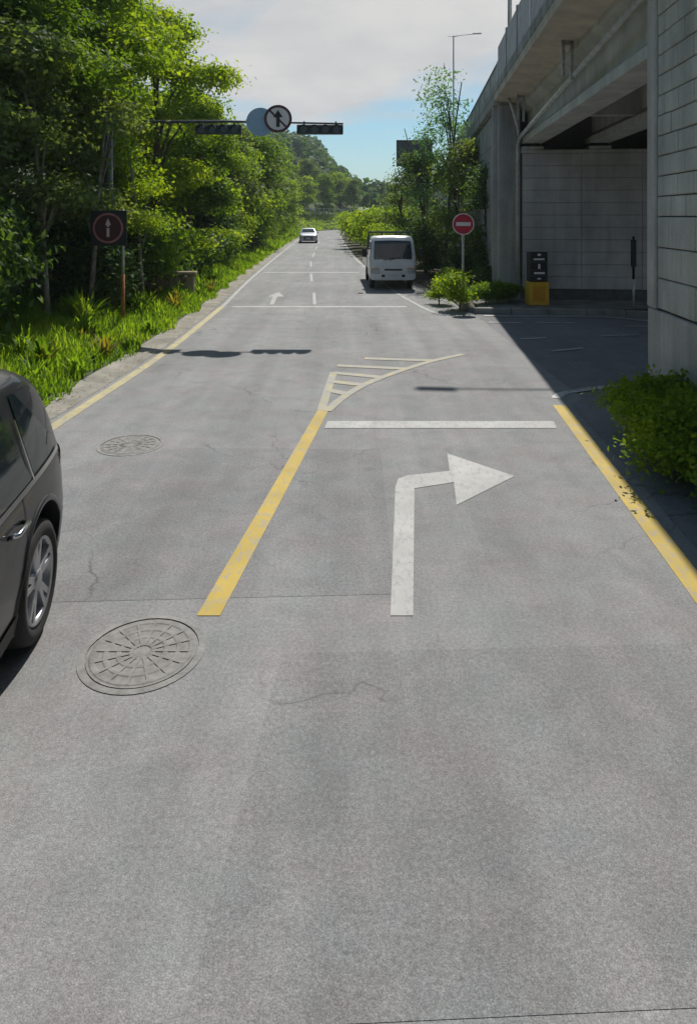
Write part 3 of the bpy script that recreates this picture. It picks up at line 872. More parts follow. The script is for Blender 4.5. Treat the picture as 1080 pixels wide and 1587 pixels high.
# ------------------------------------------------------------------ vehicles
class Shape:
    def __init__(s, Lf, Lb, hw, top, vert, bot, n=9, flare=None):
        s.Lf, s.Lb, s.hw, s.n = Lf, Lb, hw, n
        s.tx, s.tz = zip(*top); s.vz, s.vw = zip(*vert); s.bot = bot
        xx = np.linspace(-Lb, Lf, 1201); zz = np.interp(xx, s.tx, s.tz)
        kk = np.exp(-np.linspace(-2, 2, 31)**2); kk /= kk.sum()
        zs = np.convolve(np.pad(zz, 15, 'edge'), kk, 'valid')
        s.px, s.pz = xx, zs
    def top(s, x): return float(np.interp(x, s.px, s.pz))
    def plan(s, x):
        u = x/s.Lf if x > 0 else -x/s.Lb
        return max(0.0, 1-min(1, abs(u))**s.n)**(1/s.n)
    def W(s, x, z):
        return s.hw*s.plan(x)*float(np.interp(z, s.vz, s.vw))
    def ring(s, x, K=26):
        zt = s.top(x); pts = []
        r = 0.11
        for i in range(K):
            t = i/(K-1); z = s.bot+(zt-s.bot)*t**0.8
            w = s.W(x, z)
            dz = zt-z
            if dz < r: w = max(0, w - r*0.8*(1-math.sqrt(max(0, 1-((r-dz)/r)**2))))
            dzb = z-s.bot
            if dzb < 0.06: w *= 0.93+0.07*dzb/0.06
            pts.append((w, z))
        w0 = pts[-1][0]
        for f in (0.75, 0.5, 0.25): pts.append((w0*f, zt+0.02*(1-f*f)*min(1, w0)))
        return pts
    def body(s, name, mat, wheels, wr, parent, extra=()):
        xs_ = np.unique(np.concatenate([np.linspace(-s.Lb, s.Lf, 64), -s.Lb+np.array([0.004, .012, .025, .045, .07, .1]), s.Lf-np.array([0.004, .012, .025, .045, .07, .1])]))
        xs_[0] += 0.001; xs_[-1] -= 0.001
        rings = []
        for x in xs_:
            h = s.ring(x)
            full = [(x, w, z) for w, z in h] + [(x, 0, h[-1][1]+0.002)] + [(x, -w, z) for w, z in h[::-1]]
            rings.append(full)
        n = len(rings[0]); vs = [p for r_ in rings for p in r_]; fs = []
        for i in range(len(rings)-1):
            for k_ in range(n):
                fs.append((i*n+k_, (i+1)*n+k_, (i+1)*n+(k_+1) % n, i*n+(k_+1) % n))
        fs.append(tuple(range(n))); fs.append(tuple((len(rings)-1)*n+k_ for k_ in range(n))[::-1])
        me = mesh(name, vs, fs, mat, True)
        bm = bmesh.new(); bm.from_mesh(me)
        bmesh.ops.remove_doubles(bm, verts=bm.verts[:], dist=0.0004)
        bmesh.ops.recalc_face_normals(bm, faces=bm.faces[:]); bm.to_mesh(me); bm.free()
        o = link(name, me)
        cut = MB()
        for wx in wheels:
            for sg in (-1, 1):
                nn_ = 40
                prof_ = [(wx+wr*math.cos(2*math.pi*a/nn_), wr*0.93+wr*math.sin(2*math.pi*a/nn_)) for a in range(nn_)]
                cut.prism(prof_, sg*(s.hw-0.30), sg*(s.hw+0.2))
        co = cut.build('cutter', mat)
        md = o.modifiers.new('b', 'BOOLEAN'); md.operation = 'DIFFERENCE'; md.solver = 'EXACT'; md.object = co
        bpy.context.view_layer.update()
        dg = bpy.context.evaluated_depsgraph_get()
        me2 = bpy.data.meshes.new_from_object(o.evaluated_get(dg))
        me2.polygons.foreach_set('use_smooth', [len(p.vertices) < 9 for p in me2.polygons])
        try: me2.set_sharp_from_angle(angle=R(38))
        except Exception: pass
        o.modifiers.clear(); o.data = me2
        cm = co.data; bpy.data.objects.remove(co); bpy.data.meshes.remove(cm)
        o.parent = parent; o.name = name
        return o
    def side(s, name, mat, parent, sg, xs_, lo, hi, off=0.006, nz_=8):
        vs = []; fs = []
        m = nz_+1
        for x in xs_:
            a, b = lo(x), hi(x)
            for k_ in range(m):
                z = a+(b-a)*k_/nz_
                w = s.W(x, z); dz = s.top(x)-z
                if dz < 0.11: w -= 0.11*0.8*(1-math.sqrt(max(0, 1-((0.11-max(dz, 0))/0.11)**2)))
                vs.append((x, sg*(w+off), z))
        for i in range(len(xs_)-1):
            for k_ in range(nz_): fs.append((i*m+k_, (i+1)*m+k_, (i+1)*m+k_+1, i*m+k_+1))
        return link(name, mesh(name, vs, fs, mat, True), parent)
    def over(s, name, mat, parent, x0, x1, frac, off=0.008, nx_=12):
        vs = []; fs = []; ny_ = 12
        for i in range(nx_+1):
            x = x0+(x1-x0)*i/nx_; zt = s.top(x)
            dzdx = (s.top(x+0.01)-s.top(x-0.01))/0.02; L_ = math.hypot(1, dzdx)
            w = (s.W(x, zt)-0.09)*frac
            for k_ in range(ny_+1):
                y = -w+2*w*k_/ny_; f = abs(y)/(w/frac+0.001)
                vs.append((x-dzdx/L_*off, y, zt+0.02*(1-f*f)+off/L_))
        for i in range(nx_):
            for k_ in range(ny_):
                a = i*(ny_+1)+k_; fs.append((a, a+ny_+1, a+ny_+2, a+1))
        return link(name, mesh(name, vs, fs, mat, True), parent)
    def end(s, name, mat, parent, y0, y1, z0, z1, front=True, off=0.008, n_=8):
        vs = []; fs = []
        L_ = s.Lf if front else s.Lb
        for i in range(n_+1):
            y = y0+(y1-y0)*i/n_
            for k_ in range(n_+1):
                z = z0+(z1-z0)*k_/n_
                p = min(0.999, abs(y)/(s.hw*float(np.interp(z, s.vz, s.vw))))
                x = L_*(1-p**s.n)**(1/s.n)+off
                vs.append((x if front else -x, y, z))
        for i in range(n_):
            for k_ in range(n_):
                a = i*(n_+1)+k_; fs.append((a, a+n_+1, a+n_+2, a+1))
        return link(name, mesh(name, vs, fs, mat, True), parent)

def lathe(prof, n=36, mat='rubber', name='tyre', parent=None):
    """profile (y, r) around the wheel axle (local y)"""
    vs = []; fs = []; m = len(prof)
    for k_ in range(n):
        a = 2*math.pi*k_/n
        for y, r in prof: vs.append((r*math.cos(a), y, r*math.sin(a)))
    for k_ in range(n):
        for i in range(m-1):
            fs.append((k_*m+i, k_*m+i+1, ((k_+1) % n)*m+i+1, ((k_+1) % n)*m+i))
    return mesh(name, vs, fs, mat, True)

def make_wheel(rad, wid, parent, x, y, alloy=True):
    """outer side faces sign(y)"""
    sg = 1 if y > 0 else -1
    rr = rad*0.70
    h = wid/2
    prof_ = [(-h*0.8, rr), (-h, rr+0.03), (-h, rad-0.045), (-h*0.82, rad-0.008), (-h*0.4, rad), (h*0.4, rad), (h*0.82, rad-0.008), (h, rad-0.045), (h, rr+0.03), (h*0.8, rr)]
    ty = link('wheel', lathe(prof_, 44, 'rubber', 'tyre'), parent, (x, y, rad))
    rim = lathe([(h*0.86*sg, rr+0.004), (h*0.94*sg, rr-0.006), (h*0.80*sg, rr-0.022), (0.2*h*sg, rr-0.03), (-h*0.6*sg, rr-0.02)], 44, 'alloy', 'rim')
    ro = link('rim', rim, ty)
    if alloy:
        mb = MB()
        for k_ in range(5):
            for da in (-0.17, 0.17):
                a = 2*math.pi*k_/5+da+0.3; b_ = 2*math.pi*k_/5+da*0.45+0.3
                def P(r, ang, yy, wv):
                    return (r*math.cos(ang)-wv*math.sin(ang), yy*sg, r*math.sin(ang)+wv*math.cos(ang))
                w0, w1 = 0.022, 0.017
                vs = [P(0.035, b_, h*0.78, -w0), P(0.035, b_, h*0.78, w0), P(rr-0.008, a, h*0.86, w1), P(rr-0.008, a, h*0.86, -w1),
                      P(0.035, b_, h*0.45, -w0*1.3), P(0.035, b_, h*0.45, w0*1.3), P(rr-0.008, a, h*0.5, w1*1.3), P(rr-0.008, a, h*0.5, -w1*1.3)]
                mb.add(vs, [(0, 1, 2, 3), (4, 7, 6, 5), (0, 4, 5, 1), (1, 5, 6, 2), (2, 6, 7, 3), (3, 7, 4, 0)])
        mb.build('spokes', 'alloy', ty)
        lathe_h = lathe([(h*0.4*sg, 0.07), (h*0.82*sg, 0.065), (h*0.9*sg, 0.04), (h*0.9*sg, 0.001)], 24, 'alloy', 'hub')
        link('hub', lathe_h, ty)
        link('brake', lathe([(h*0.25*sg, rr-0.035), (h*0.25*sg, 0.001)], 30, 'sign_back', 'brake'), ty)
    else:
        link('hub', lathe([(h*0.8*sg, rr-0.01), (h*0.5*sg, rr*0.7), (h*0.55*sg, rr*0.45), (h*0.95*sg, rr*0.35), (h*0.95*sg, 0.001)], 28, 'alloy', 'hub'), ty)
    return ty

# ---- black SUV (oncoming: it faces the camera side, its tail is the far end)
suv = empty('suv', (-2.65, 2.80, 0.001), 0)
phi = math.atan2(-1, 0.125)           # local +x (front) points back towards the camera
suv.rotation_euler = (0, 0, phi)
sh = Shape(2.33, 2.26, 0.93,
           [(-2.26, 0.62), (-2.25, 0.98), (-2.16, 1.10), (-1.83, 1.56), (-1.55, 1.66), (-0.6, 1.70), (0.25, 1.68), (0.55, 1.58), (1.22, 1.06), (2.10, 0.95), (2.28, 0.80), (2.33, 0.6)],
           [(0.2, 0.92), (0.38, 0.965), (0.62, 1.0), (0.84, 0.985), (0.98, 0.965), (1.04, 0.94), (1.6, 0.75), (1.75, 0.70)], 0.26, n=6.5)
WB = 1.36
sh.body('body', 'car_black', (WB, -WB), 0.43, suv)
for sx in (WB, -WB):
    for sg in (-1, 1):
        make_wheel(0.362, 0.235, suv, sx-0.0, sg*0.785)
for sg in (-1, 1):
    belt = lambda x: 1.03+0.02*(-x)/2
    hi = lambda x: sh.top(x)-0.13
    rw = np.linspace(-1.88, -1.30, 14)
    sh.side('rear_quarter_window', 'glass', suv, sg, rw, lambda x: belt(x)+0.01, lambda x: min(hi(x), belt(x)+0.02+(x+1.88)*0.95), 0.006)
    d1 = sh.side('rear_door_window', 'glass', suv, sg, np.linspace(-1.24, -0.28, 14), belt, lambda x: min(hi(x), belt(x)+0.02+(x+1.24)*3.2), 0.006)
    d2 = sh.side('front_door_window', 'glass', suv, sg, np.linspace(-0.20, 0.95, 18), belt, lambda x: max(belt(x)+0.005, min(hi(x), belt(x)+(1.0-x)*0.95)), 0.006)
    sh.side('window_trim', 'chrome', suv, sg, np.linspace(-1.88, 0.98, 40), lambda x: belt(x)-0.03, lambda x: belt(x)-0.004, 0.011, 2)
    sh.side('window_trim', 'chrome', suv, sg, np.array([-1.275, -1.255]), lambda x: belt(x)-0.01, lambda x: belt(x)+0.36, 0.012, 10)
    for xd in (-1.05, -0.24, 1.0):
        sh.side('door_seam', 'trim', suv, sg, np.array([xd-0.005, xd+0.005]), lambda x: 0.40, lambda x: 1.0, 0.004, 10)
    for xd in (-0.88, 0.02):
        w = sh.W(xd, 0.90)
        MB().tube([(xd-0.10, sg*(w+0.005), 0.895), (xd-0.08, sg*(w+0.045), 0.90), (xd+0.08, sg*(w+0.045), 0.90), (xd+0.10, sg*(w+0.005), 0.895)], 0.015, 8).build('door_handle', 'chrome', suv)
    sh.side('tail_lamp', 'lamp_red', suv, sg, np.linspace(-2.235, -1.93, 12), lambda x: 0.86+0.10*(x+2.235), lambda x: 1.0-0.12*(x+2.235), 0.008)
    sh.side('sill_trim', 'trim', suv, sg, np.linspace(-0.93, 0.93, 16), lambda x: 0.275, lambda x: 0.40, 0.008, 3)
    sh.side('fuel_flap' if sg < 0 else 'bumper_reflector', 'car_black' if sg < 0 else 'lamp_red', suv, sg, np.linspace(-2.12, -1.98, 6), lambda x: 0.52, lambda x: 0.56, 0.007, 2)
    # wheel-arch lips
    for sx in (WB, -WB):
        vs = []; fs = []; n_ = 28
        for kk in range(n_+1):
            a = math.pi*(-0.12+1.24*kk/n_)
            for r_, dy in ((0.430, 0.003), (0.462, 0.012), (0.470, 0.0)):
                xx = sx+r_*math.cos(a); zz = 0.400+r_*math.sin(a)
                vs.append((xx, sg*(sh.W(xx, max(zz, 0.27))+dy), max(zz, 0.27)))
        for kk in range(n_):
            for q_ in range(2): fs.append((kk*3+q_, kk*3+q_+1, kk*3+q_+4, kk*3+q_+3))
        link('arch_trim', mesh('arch_trim', vs, fs, 'car_black', True), suv)
    MB().cbox(0.80, 0.98, sg*0.90 if sg > 0 else -1.10, 1.10 if sg > 0 else -0.90, 1.03, 1.18, 0.04).build('wing_mirror', 'car_black', suv)
    sh.end('headlamp', 'lamp_clear', suv, sg*0.45, sg*0.80, 0.66, 0.80)
sh.over('windscreen', 'glass', suv, 0.52, 1.18, 0.94)
sh.over('tailgate_window', 'glass', suv, -2.13, -1.86, 0.90)
sh.end('grille', 'trim', suv, -0.42, 0.42, 0.50, 0.78)
sh.end('rear_bumper_trim', 'trim', suv, -0.8, 0.8, 0.30, 0.46, False)
sh.end('number_plate', 'plate', suv, -0.26, 0.26, 0.66, 0.78, False, 0.012)
tag(suv, 'black SUV with alloy wheels beside the left edge of the road', 'car')

# ---- white light truck parked at the right edge, facing the camera
tr = empty('parked_truck', (1.52, 26.85, 0.001), 0)
tr.rotation_euler = (0, 0, math.atan2(-1, 0.03))
cab = Shape(0.86, 0.78, 0.84,
            [(-0.78, 1.86), (-0.7, 1.90), (0.30, 1.93), (0.46, 1.88), (0.60, 1.72), (0.80, 1.09), (0.835, 1.0), (0.86, 0.5)],
            [(0.3, 0.97), (0.5, 1.0), (1.05, 1.0), (1.8, 0.90), (1.95, 0.88)], 0.36, n=11)
ce = empty('cab', (1.75, 0, 0)); ce.parent = tr
cab.body('cab_shell', 'truck_white', (-0.1,), 0.37, ce)
cab.over('windscreen', 'glass', ce, 0.58, 0.80, 0.97, 0.010)
for sg in (-1, 1):
    cab.side('door_window', 'glass', ce, sg, np.linspace(-0.45, 0.62, 14), lambda x: 1.12, lambda x: max(1.125, min(1.70, 1.12+(0.70-x)*2.6)), 0.006)
    cab.end('headlamp', 'lamp_clear', ce, sg*0.50, sg*0.79, 0.60, 0.74, True, 0.010)
    cab.end('indicator', 'orange', ce, sg*0.50, sg*0.78, 0.76, 0.79, True, 0.010)
    cab.end('fog_lamp', 'trim', ce, sg*0.30, sg*0.42, 0.47, 0.56, True, 0.032)
    MB().tube([(0.62, sg*0.80, 1.50), (0.70, sg*0.95, 1.50), (0.70, sg*0.97, 1.15)], 0.014, 6).build('mirror_stalk', 'trim', ce)
    MB().cbox(0.66, 0.73, sg*0.93 if sg > 0 else -1.10, 1.10 if sg > 0 else -0.93, 1.18, 1.50, 0.02).build('wing_mirror', 'trim', ce)
    MB().tube([(0.845, sg*0.10-0.25, 1.07), (0.80, sg*0.10+0.15, 1.17)], 0.012, 6).build('wiper', 'trim', ce)
cab.end('bumper', 'truck_white', ce, -0.80, 0.80, 0.40, 0.585, True, 0.028)
cab.end('grille', 'trim', ce, -0.32, 0.32, 0.70, 0.76, True, 0.008)
cab.end('number_plate', 'plate', ce, -0.24, 0.24, 0.47, 0.57, True, 0.036)
cab.end('emblem_strip', 'chrome', ce, -0.08, 0.08, 0.80, 0.83, True, 0.008)
MB().cbox(0.45, 2.4, -0.38, 0.38, 0.38, 0.55, 0.02).cbox(-2.2, 0.9, -0.40, -0.28, 0.42, 0.60, 0.01).cbox(-2.2, 0.9, 0.28, 0.40, 0.42, 0.60, 0.01).build('chassis', 'trim', tr)
bed = MB().cbox(-2.25, 0.86, -0.82, 0.82, 0.66, 0.76, 0.015).build('bed_floor', 'tarp', tr)
for sg in (-1, 1):
    y0, y1 = sorted((sg*0.80, sg*0.845))
    MB().cbox(-2.25, 0.86, y0, y1, 0.70, 1.12, 0.01).build('drop_side', 'truck_white', bed)
MB().cbox(-2.27, -2.23, -0.79, 0.79, 0.70, 1.12, 0.01).build('tailboard', 'truck_white', bed)
rk = MB()
for yy in (-0.78, -0.26, 0.26, 0.78): rk.box(0.87, 0.93, yy-0.03, yy+0.03, 0.76, 2.06)
for zz in (1.3, 1.65, 2.0): rk.box(0.865, 0.935, -0.81, 0.81, zz, zz+0.07)
rk.build('headboard_rack', 'tarp', bed)
MB().cbox(-1.9, 0.7, -0.72, 0.72, 0.762, 1.30, 0.12).build('covered_load', 'tarp', bed)
for wx, wy, al in ((1.65, 0.70, 0), (1.65, -0.70, 0), (-1.35, 0.66, 0), (-1.35, -0.66, 0)):
    make_wheel(0.325, 0.20, tr, wx, wy, False)
tag(tr, 'white cab-over light truck parked at the road edge by the trees', 'truck')

# ---- silver sedan far up the road, oncoming
sd = empty('sedan', (-4.05, 68.5, 0.001), math.atan2(-1, 0.06))
ss_ = Shape(2.25, 2.25, 0.90,
            [(-2.25, 0.6), (-2.22, 0.95), (-1.75, 1.02), (-1.05, 1.36), (-0.4, 1.45), (0.25, 1.43), (0.5, 1.36), (1.15, 0.98), (2.0, 0.84), (2.2, 0.70), (2.25, 0.5)],
            [(0.2, 0.93), (0.5, 1.0), (0.85, 0.98), (0.95, 0.94), (1.45, 0.72)], 0.22, n=8)
ss_.body('body', 'car_silver', (1.36, -1.36), 0.36, sd)
for sx in (1.36, -1.36):
    for sg in (-1, 1): make_wheel(0.32, 0.21, sd, sx, sg*0.79, False)
ss_.over('windscreen', 'glass', sd, 0.50, 1.12, 0.93)
ss_.over('rear_window', 'glass', sd, -1.70, -1.08, 0.90)
ss_.end('grille', 'trim', sd, -0.45, 0.45, 0.40, 0.66)
ss_.end('bumper_intake', 'trim', sd, -0.7, 0.7, 0.25, 0.36)
ss_.end('number_plate', 'plate', sd, -0.24, 0.24, 0.44, 0.54, True, 0.02)
for sg in (-1, 1):
    ss_.end('headlamp', 'lamp_clear', sd, sg*0.50, sg*0.84, 0.56, 0.67)
    ss_.side('side_window', 'glass', sd, sg, np.linspace(-1.2, 0.95, 20), lambda x: 0.97, lambda x: max(0.975, min(ss_.top(x)-0.11, 0.97+(1.0-x)*0.7, 0.97+(x+1.25)*0.9)))
    MB().cbox(0.72, 0.88, sg*0.88 if sg > 0 else -1.02, 1.02 if sg > 0 else -0.88, 0.95, 1.07, 0.03).build('wing_mirror', 'car_silver', sd)
tag(sd, 'silver sedan with dark grille coming down the far end of the road', 'car')

# ------------------------------------------------------------------ vegetation
def leaf_quads(P, Nrm, size, rg, aspect=0.55):
    """rhombic leaves at P facing Nrm"""
    n = len(P)
    a = rg.normal(size=(n, 3))
    u = np.cross(Nrm, a); u /= np.linalg.norm(u, axis=1)[:, None]+1e-9
    w = np.cross(Nrm, u)
    L = (size*rg.uniform(0.6, 1.35, n))[:, None]
    A = P - u*L*0.5; B = P + w*L*aspect*0.5 + Nrm*L*0.08; D = P - w*L*aspect*0.5 + Nrm*L*0.08; Cc = P + u*L*0.5
    return np.stack([A, B, Cc, D], 1)

def crown_quads(rg, rad, h0, h1, lobes, clumps, leaves, size, spray=0.55, up=0.6, shape='round', hollow=0.35, tight=1.0):
    """leaf clumps gathered on several overlapping lobes; z from h0 to h1"""
    Q = []; tips = []
    for l in range(lobes):
        t = rg.uniform(0, 1); ang = rg.uniform(0, 2*math.pi)
        if shape == 'cone': rr = rad*(1-t*0.9)*rg.uniform(0.3, 0.9)
        else: rr = rad*math.sqrt(max(0.05, 1-(2*t-0.9)**2))*rg.uniform(0.25, 0.80)
        c = np.array([rr*math.cos(ang), rr*math.sin(ang), h0+(h1-h0)*t])
        lr = rad*rg.uniform(0.28, 0.50)*tight
        tips.append(c)
        for k_ in range(clumps):
            d = rg.normal(size=3); d /= np.linalg.norm(d)
            if d[2] < -0.5: d[2] *= -0.6
            cc = c + d*np.array([lr, lr, lr*0.72])*rg.uniform(hollow, 1.0)**0.5
            n = int(leaves*rg.uniform(0.5, 1.4))
            p = cc + rg.normal(size=(n, 3))*np.array([spray, spray, spray*0.45])*0.5
            nr = d*0.5 + np.array([0, 0, up]) + rg.normal(size=(n, 3))*0.55
            nr /= np.linalg.norm(nr, axis=1)[:, None]
            Q.append(leaf_quads(p, nr, size, rg))
    return np.concatenate(Q), tips

def trunk_mesh(rg, tips, h, r, mat='bark', lean=0.15, nb=10):
    mb = MB()
    lx, ly = rg.uniform(-lean, lean, 2)
    P = [Vector((lx*h*t*t+0.06*math.sin(5*t), ly*h*t*t+0.06*math.cos(4*t)-0.06, h*t-0.3*(t == 0))) for t in np.linspace(0, 1, 7)]
    mb.tube(P, [r*(1-0.75*t) for t in np.linspace(0, 1, 7)], 9)
    for c in tips[:nb]:
        c = Vector(c); t = min(0.85, max(0.3, (c.z/h)*0.65)); i = t*6; b0 = P[int(i)].lerp(P[min(6, int(i)+1)], i-int(i))
        m = b0.lerp(c, 0.5)+Vector((0, 0, 0.15*(c-b0).length))
        mb.tube([b0, m, c], [r*0.42*(1-t*0.5), r*0.26, r*0.08], 6)
    return mb.mesh('trunk', mat)

class Kind:
    def __init__(s, seed, mat, bark, rad, h0, h1, lobes, clumps, leaves, size, th, tr_, **kw):
        rg = np.random.default_rng(seed)
        Q, tips = crown_quads(rg, rad, h0, h1, lobes, clumps, leaves, size, **kw)
        s.crown = quadmesh('crown', Q, mat); s.trunk = trunk_mesh(rg, tips, th, tr_, bark)
    def place(s, name, x, y, label, cat, group=None, sc=1.0, rz=0.0, z=None, sz=None, mat=None):
        t = empty(name, (x, y, float(ground_z(x, y)) if z is None else z), rz)
        t.scale = (sc, sc, sz or sc)
        link('trunk', s.trunk, t); c = link('crown', s.crown, t)
        if mat:
            c.material_slots[0].link = 'OBJECT'; c.material_slots[0].material = M[mat]
        tag(t, label, cat, group)
        return t

big_a = Kind(1, 'leaf_a', 'bark', 3.0, 2.6, 7.6, 22, 17, 120, 0.135, 6.5, 0.20, spray=0.52, tight=0.8)
big_b = Kind(2, 'leaf_b', 'bark', 2.7, 2.0, 7.4, 20, 17, 120, 0.135, 6.3, 0.17, spray=0.52, tight=0.8)
big_c = Kind(3, 'leaf_c', 'bark', 3.2, 1.8, 7.2, 22, 18, 115, 0.14, 6.0, 0.22, spray=0.52, tight=0.8)
mid_a = Kind(4, 'leaf_b', 'bark', 2.5, 1.3, 6.8, 14, 12, 55, 0.26, 5.6, 0.15, spray=0.9)
mid_b = Kind(5, 'leaf_a', 'bark', 2.8, 1.3, 7.4, 15, 12, 55, 0.26, 6.0, 0.16, spray=0.9)
mid_c = Kind(6, 'leaf_d', 'bark_pale', 2.2, 1.8, 7.8, 14, 11, 50, 0.25, 6.6, 0.14, spray=0.85)
slim = Kind(7, 'leaf_d', 'bark_pale', 1.3, 2.6, 6.2, 7, 9, 60, 0.13, 5.6, 0.075, spray=0.6)
wisp = Kind(8, 'leaf_teal', 'bark', 1.5, 2.4, 8.6, 13, 6, 26, 0.15, 8.2, 0.085, spray=0.75, shape='cone', hollow=0.6)
rtree = Kind(9, 'leaf_c', 'bark', 1.7, 0.9, 5.6, 14, 11, 55, 0.15, 4.9, 0.10, spray=0.65)
rtree2 = Kind(10, 'leaf_d', 'bark', 1.6, 0.9, 5.2, 13, 11, 50, 0.15, 4.6, 0.09, spray=0.65)

def shrub_kind(seed, mat, rad, h, lobes, clumps, leaves, size, **kw):
    return Kind(seed, mat, 'bark', rad, 0.25*h, 0.85*h, lobes, clumps, leaves, size, h*0.7, 0.03, **kw)
sh_y = shrub_kind(21, 'leaf_b', 1.2, 2.0, 9, 9, 55, 0.15, spray=0.6)
sh_g = shrub_kind(22, 'leaf_a', 1.2, 1.9, 9, 9, 55, 0.14, spray=0.6)
sh_d = shrub_kind(23, 'leaf_c', 1.3, 2.1, 9, 9, 55, 0.15, spray=0.6)
sh_s = shrub_kind(24, 'leaf_b', 0.5, 0.95, 7, 8, 45, 0.085, spray=0.28)
sh_i = shrub_kind(25, 'leaf_a', 0.48, 0.72, 9, 12, 70, 0.058, spray=0.24)

# left bank, near trees
nearT = [
    (big_c, 'dark_leafy_tree', -9.20, 13.6, 'dense grey-green tree on the bank left of the maroon arrow sign', 1.06, 0.4),
    (big_a, 'broadleaf_tree', -8.50, 16.6, 'large broadleaf tree right behind the maroon arrow sign', 1.14, 1.9),
    (big_b, 'broadleaf_tree', -7.80, 20.6, 'sunlit yellow-green tree behind the tan stone headwall', 1.27, 3.1),
    (big_c, 'dark_leafy_tree', -12.40, 16.5, 'dark tree higher up the bank behind the maroon arrow sign', 1.33, 2.2),
    (big_a, 'broadleaf_tree', -12.50, 22.5, 'tall green tree higher up the bank behind the headwall', 1.29, 5.1),
    (big_b, 'broadleaf_tree', -7.20, 25.2, 'bright yellow-green tree behind the dark signal head among leaves', 1.26, 0.7),
    (big_a, 'broadleaf_tree', -7.20, 30.2, 'green roadside tree just past the overhead signal arm', 1.00, 4.0),
    (mid_a, 'broadleaf_tree', -7.90, 35.5, 'sunny light green tree beyond the overhead signal arm', 1.05, 2.0),
    (mid_c, 'pale_tree', -7.60, 41.5, 'olive grey tree on the bank under the no-straight-ahead sign', 1.02, 1.0),
    (mid_b, 'broadleaf_tree', -11.60, 31.0, 'broad green tree in the second row up the bank', 1.25, 0.2),
    (mid_a, 'broadleaf_tree', -12.20, 40.0, 'light green crown rising in the second row beyond the signal arm', 1.20, 5.5),
    (big_c, 'dark_leafy_tree', -13.50, 11.5, 'dark green tree on the bank behind the black SUV', 1.17, 3.3),
    (big_a, 'broadleaf_tree', -9.70, 9.6, 'leafy tree on the bank level with the black SUV', 1.06, 2.7),
]
for kd, nm, x, y, lb, sc, rz in nearT:
    kd.place(nm, x, y, lb, 'tree', 'trees on the left bank', sc, rz, mat='leaf_d' if 'grey-green' in lb else None)
rg = np.random.default_rng(77)
kinds = [mid_a, mid_b, mid_c]
def near_what2(y):
    return 'before the silver sedan' if y < 60 else 'level with the silver sedan' if y < 75 else 'beyond the silver sedan'
cap = ['light green tree in the far row along the left bank', 'mid green tree in the far row along the left bank', 'olive grey tree in the far row along the left bank']
i = 0
for y in (46, 51, 57, 63, 70, 77, 85, 93):
    for row in range(2):
        kd = (i*2+row) % 3
        xl = float(np.interp(y, Lp[:60, 1] if False else [p[1] for p in LEFT[:10]], [p[0] for p in LEFT[:10]]))
        x = xl-2.9-row*4.4+rg.uniform(-0.4, 0.5)
        kinds[kd].place(('broadleaf_tree', 'broadleaf_tree', 'pale_tree')[kd], x, y+rg.uniform(-1, 1), cap[kd].split(' in the')[0] + (' at the front of', ' at the back of')[row] + ' the left bank ' + near_what2(y), 'tree', 'far row of trees on the left bank', rg.uniform(0.95, 1.2)+row*0.12, rg.uniform(0, 6.2))
        i += 1
# slim pale stems near the sign
for x, y, sc, lb in ((-6.25, 16.4, 0.95, 'slim pale-stemmed sapling just left of the maroon arrow sign'), (-6.6, 14.9, 1.0, 'slim pale-stemmed sapling leaning over the weeds near the SUV'),
                     (-5.7, 18.9, 0.8, 'slim sapling with drooping bright leaves by the headwall')):
    slim.place('sapling', x, y, lb, 'tree', 'saplings on the verge', sc, rng.uniform(0, 6), mat='leaf_b' if y > 18 else None)
# understorey shrubs on the left
def near_what(y):
    for lim, txt in ((11.2, 'behind the black SUV'), (14.5, 'between the SUV and the maroon arrow sign'), (18.2, 'right behind the maroon arrow sign'), (22.2, 'around the tan headwall'),
                     (26.5, 'just past the tan headwall'), (36, 'shortly past the overhead signal arm'), (50, 'well past the overhead signal arm'), (64, 'up the road before the silver sedan'), (200, 'up the road past the silver sedan')):
        if y < lim: return txt
und = [(sh_d, -6.6, 12.0), (sh_d, -7.4, 14.2), (sh_g, -7.0, 10.2), (sh_d, -6.7, 17.4), (sh_d, -7.3, 19.0), (sh_g, -6.3, 20.8), (sh_d, -6.6, 23.0), (sh_y, -6.2, 24.8),
       (sh_d, -6.4, 27.2), (sh_g, -6.5, 29.6), (sh_y, -6.6, 32.4), (sh_d, -6.8, 35.2), (sh_g, -6.9, 38.4), (sh_y, -7.0, 42), (sh_d, -7.2, 46.5), (sh_g, -7.4, 51),
       (sh_y, -7.6, 56), (sh_g, -7.9, 61.5), (sh_y, -8.1, 67), (sh_g, -8.4, 74), (sh_y, -8.5, 82), (sh_g, -8.7, 90), (sh_d, -9.2, 13.0), (sh_d, -9.4, 16.4), (sh_d, -9.0, 20.0), (sh_d, -8.6, 23.5), (sh_d, -9.0, 10.6)]
for kd, x, y in und:
    nm = {id(sh_d): 'dark green', id(sh_g): 'mid green', id(sh_y): 'yellow-green'}[id(kd)]
    kd.place('shrub', x, y, nm + ' undergrowth shrub on the bank ' + near_what(y), 'shrub', 'undergrowth shrubs of the left bank', rng.uniform(0.9, 1.3), rng.uniform(0, 6.2), sz=rng.uniform(0.9, 1.4))

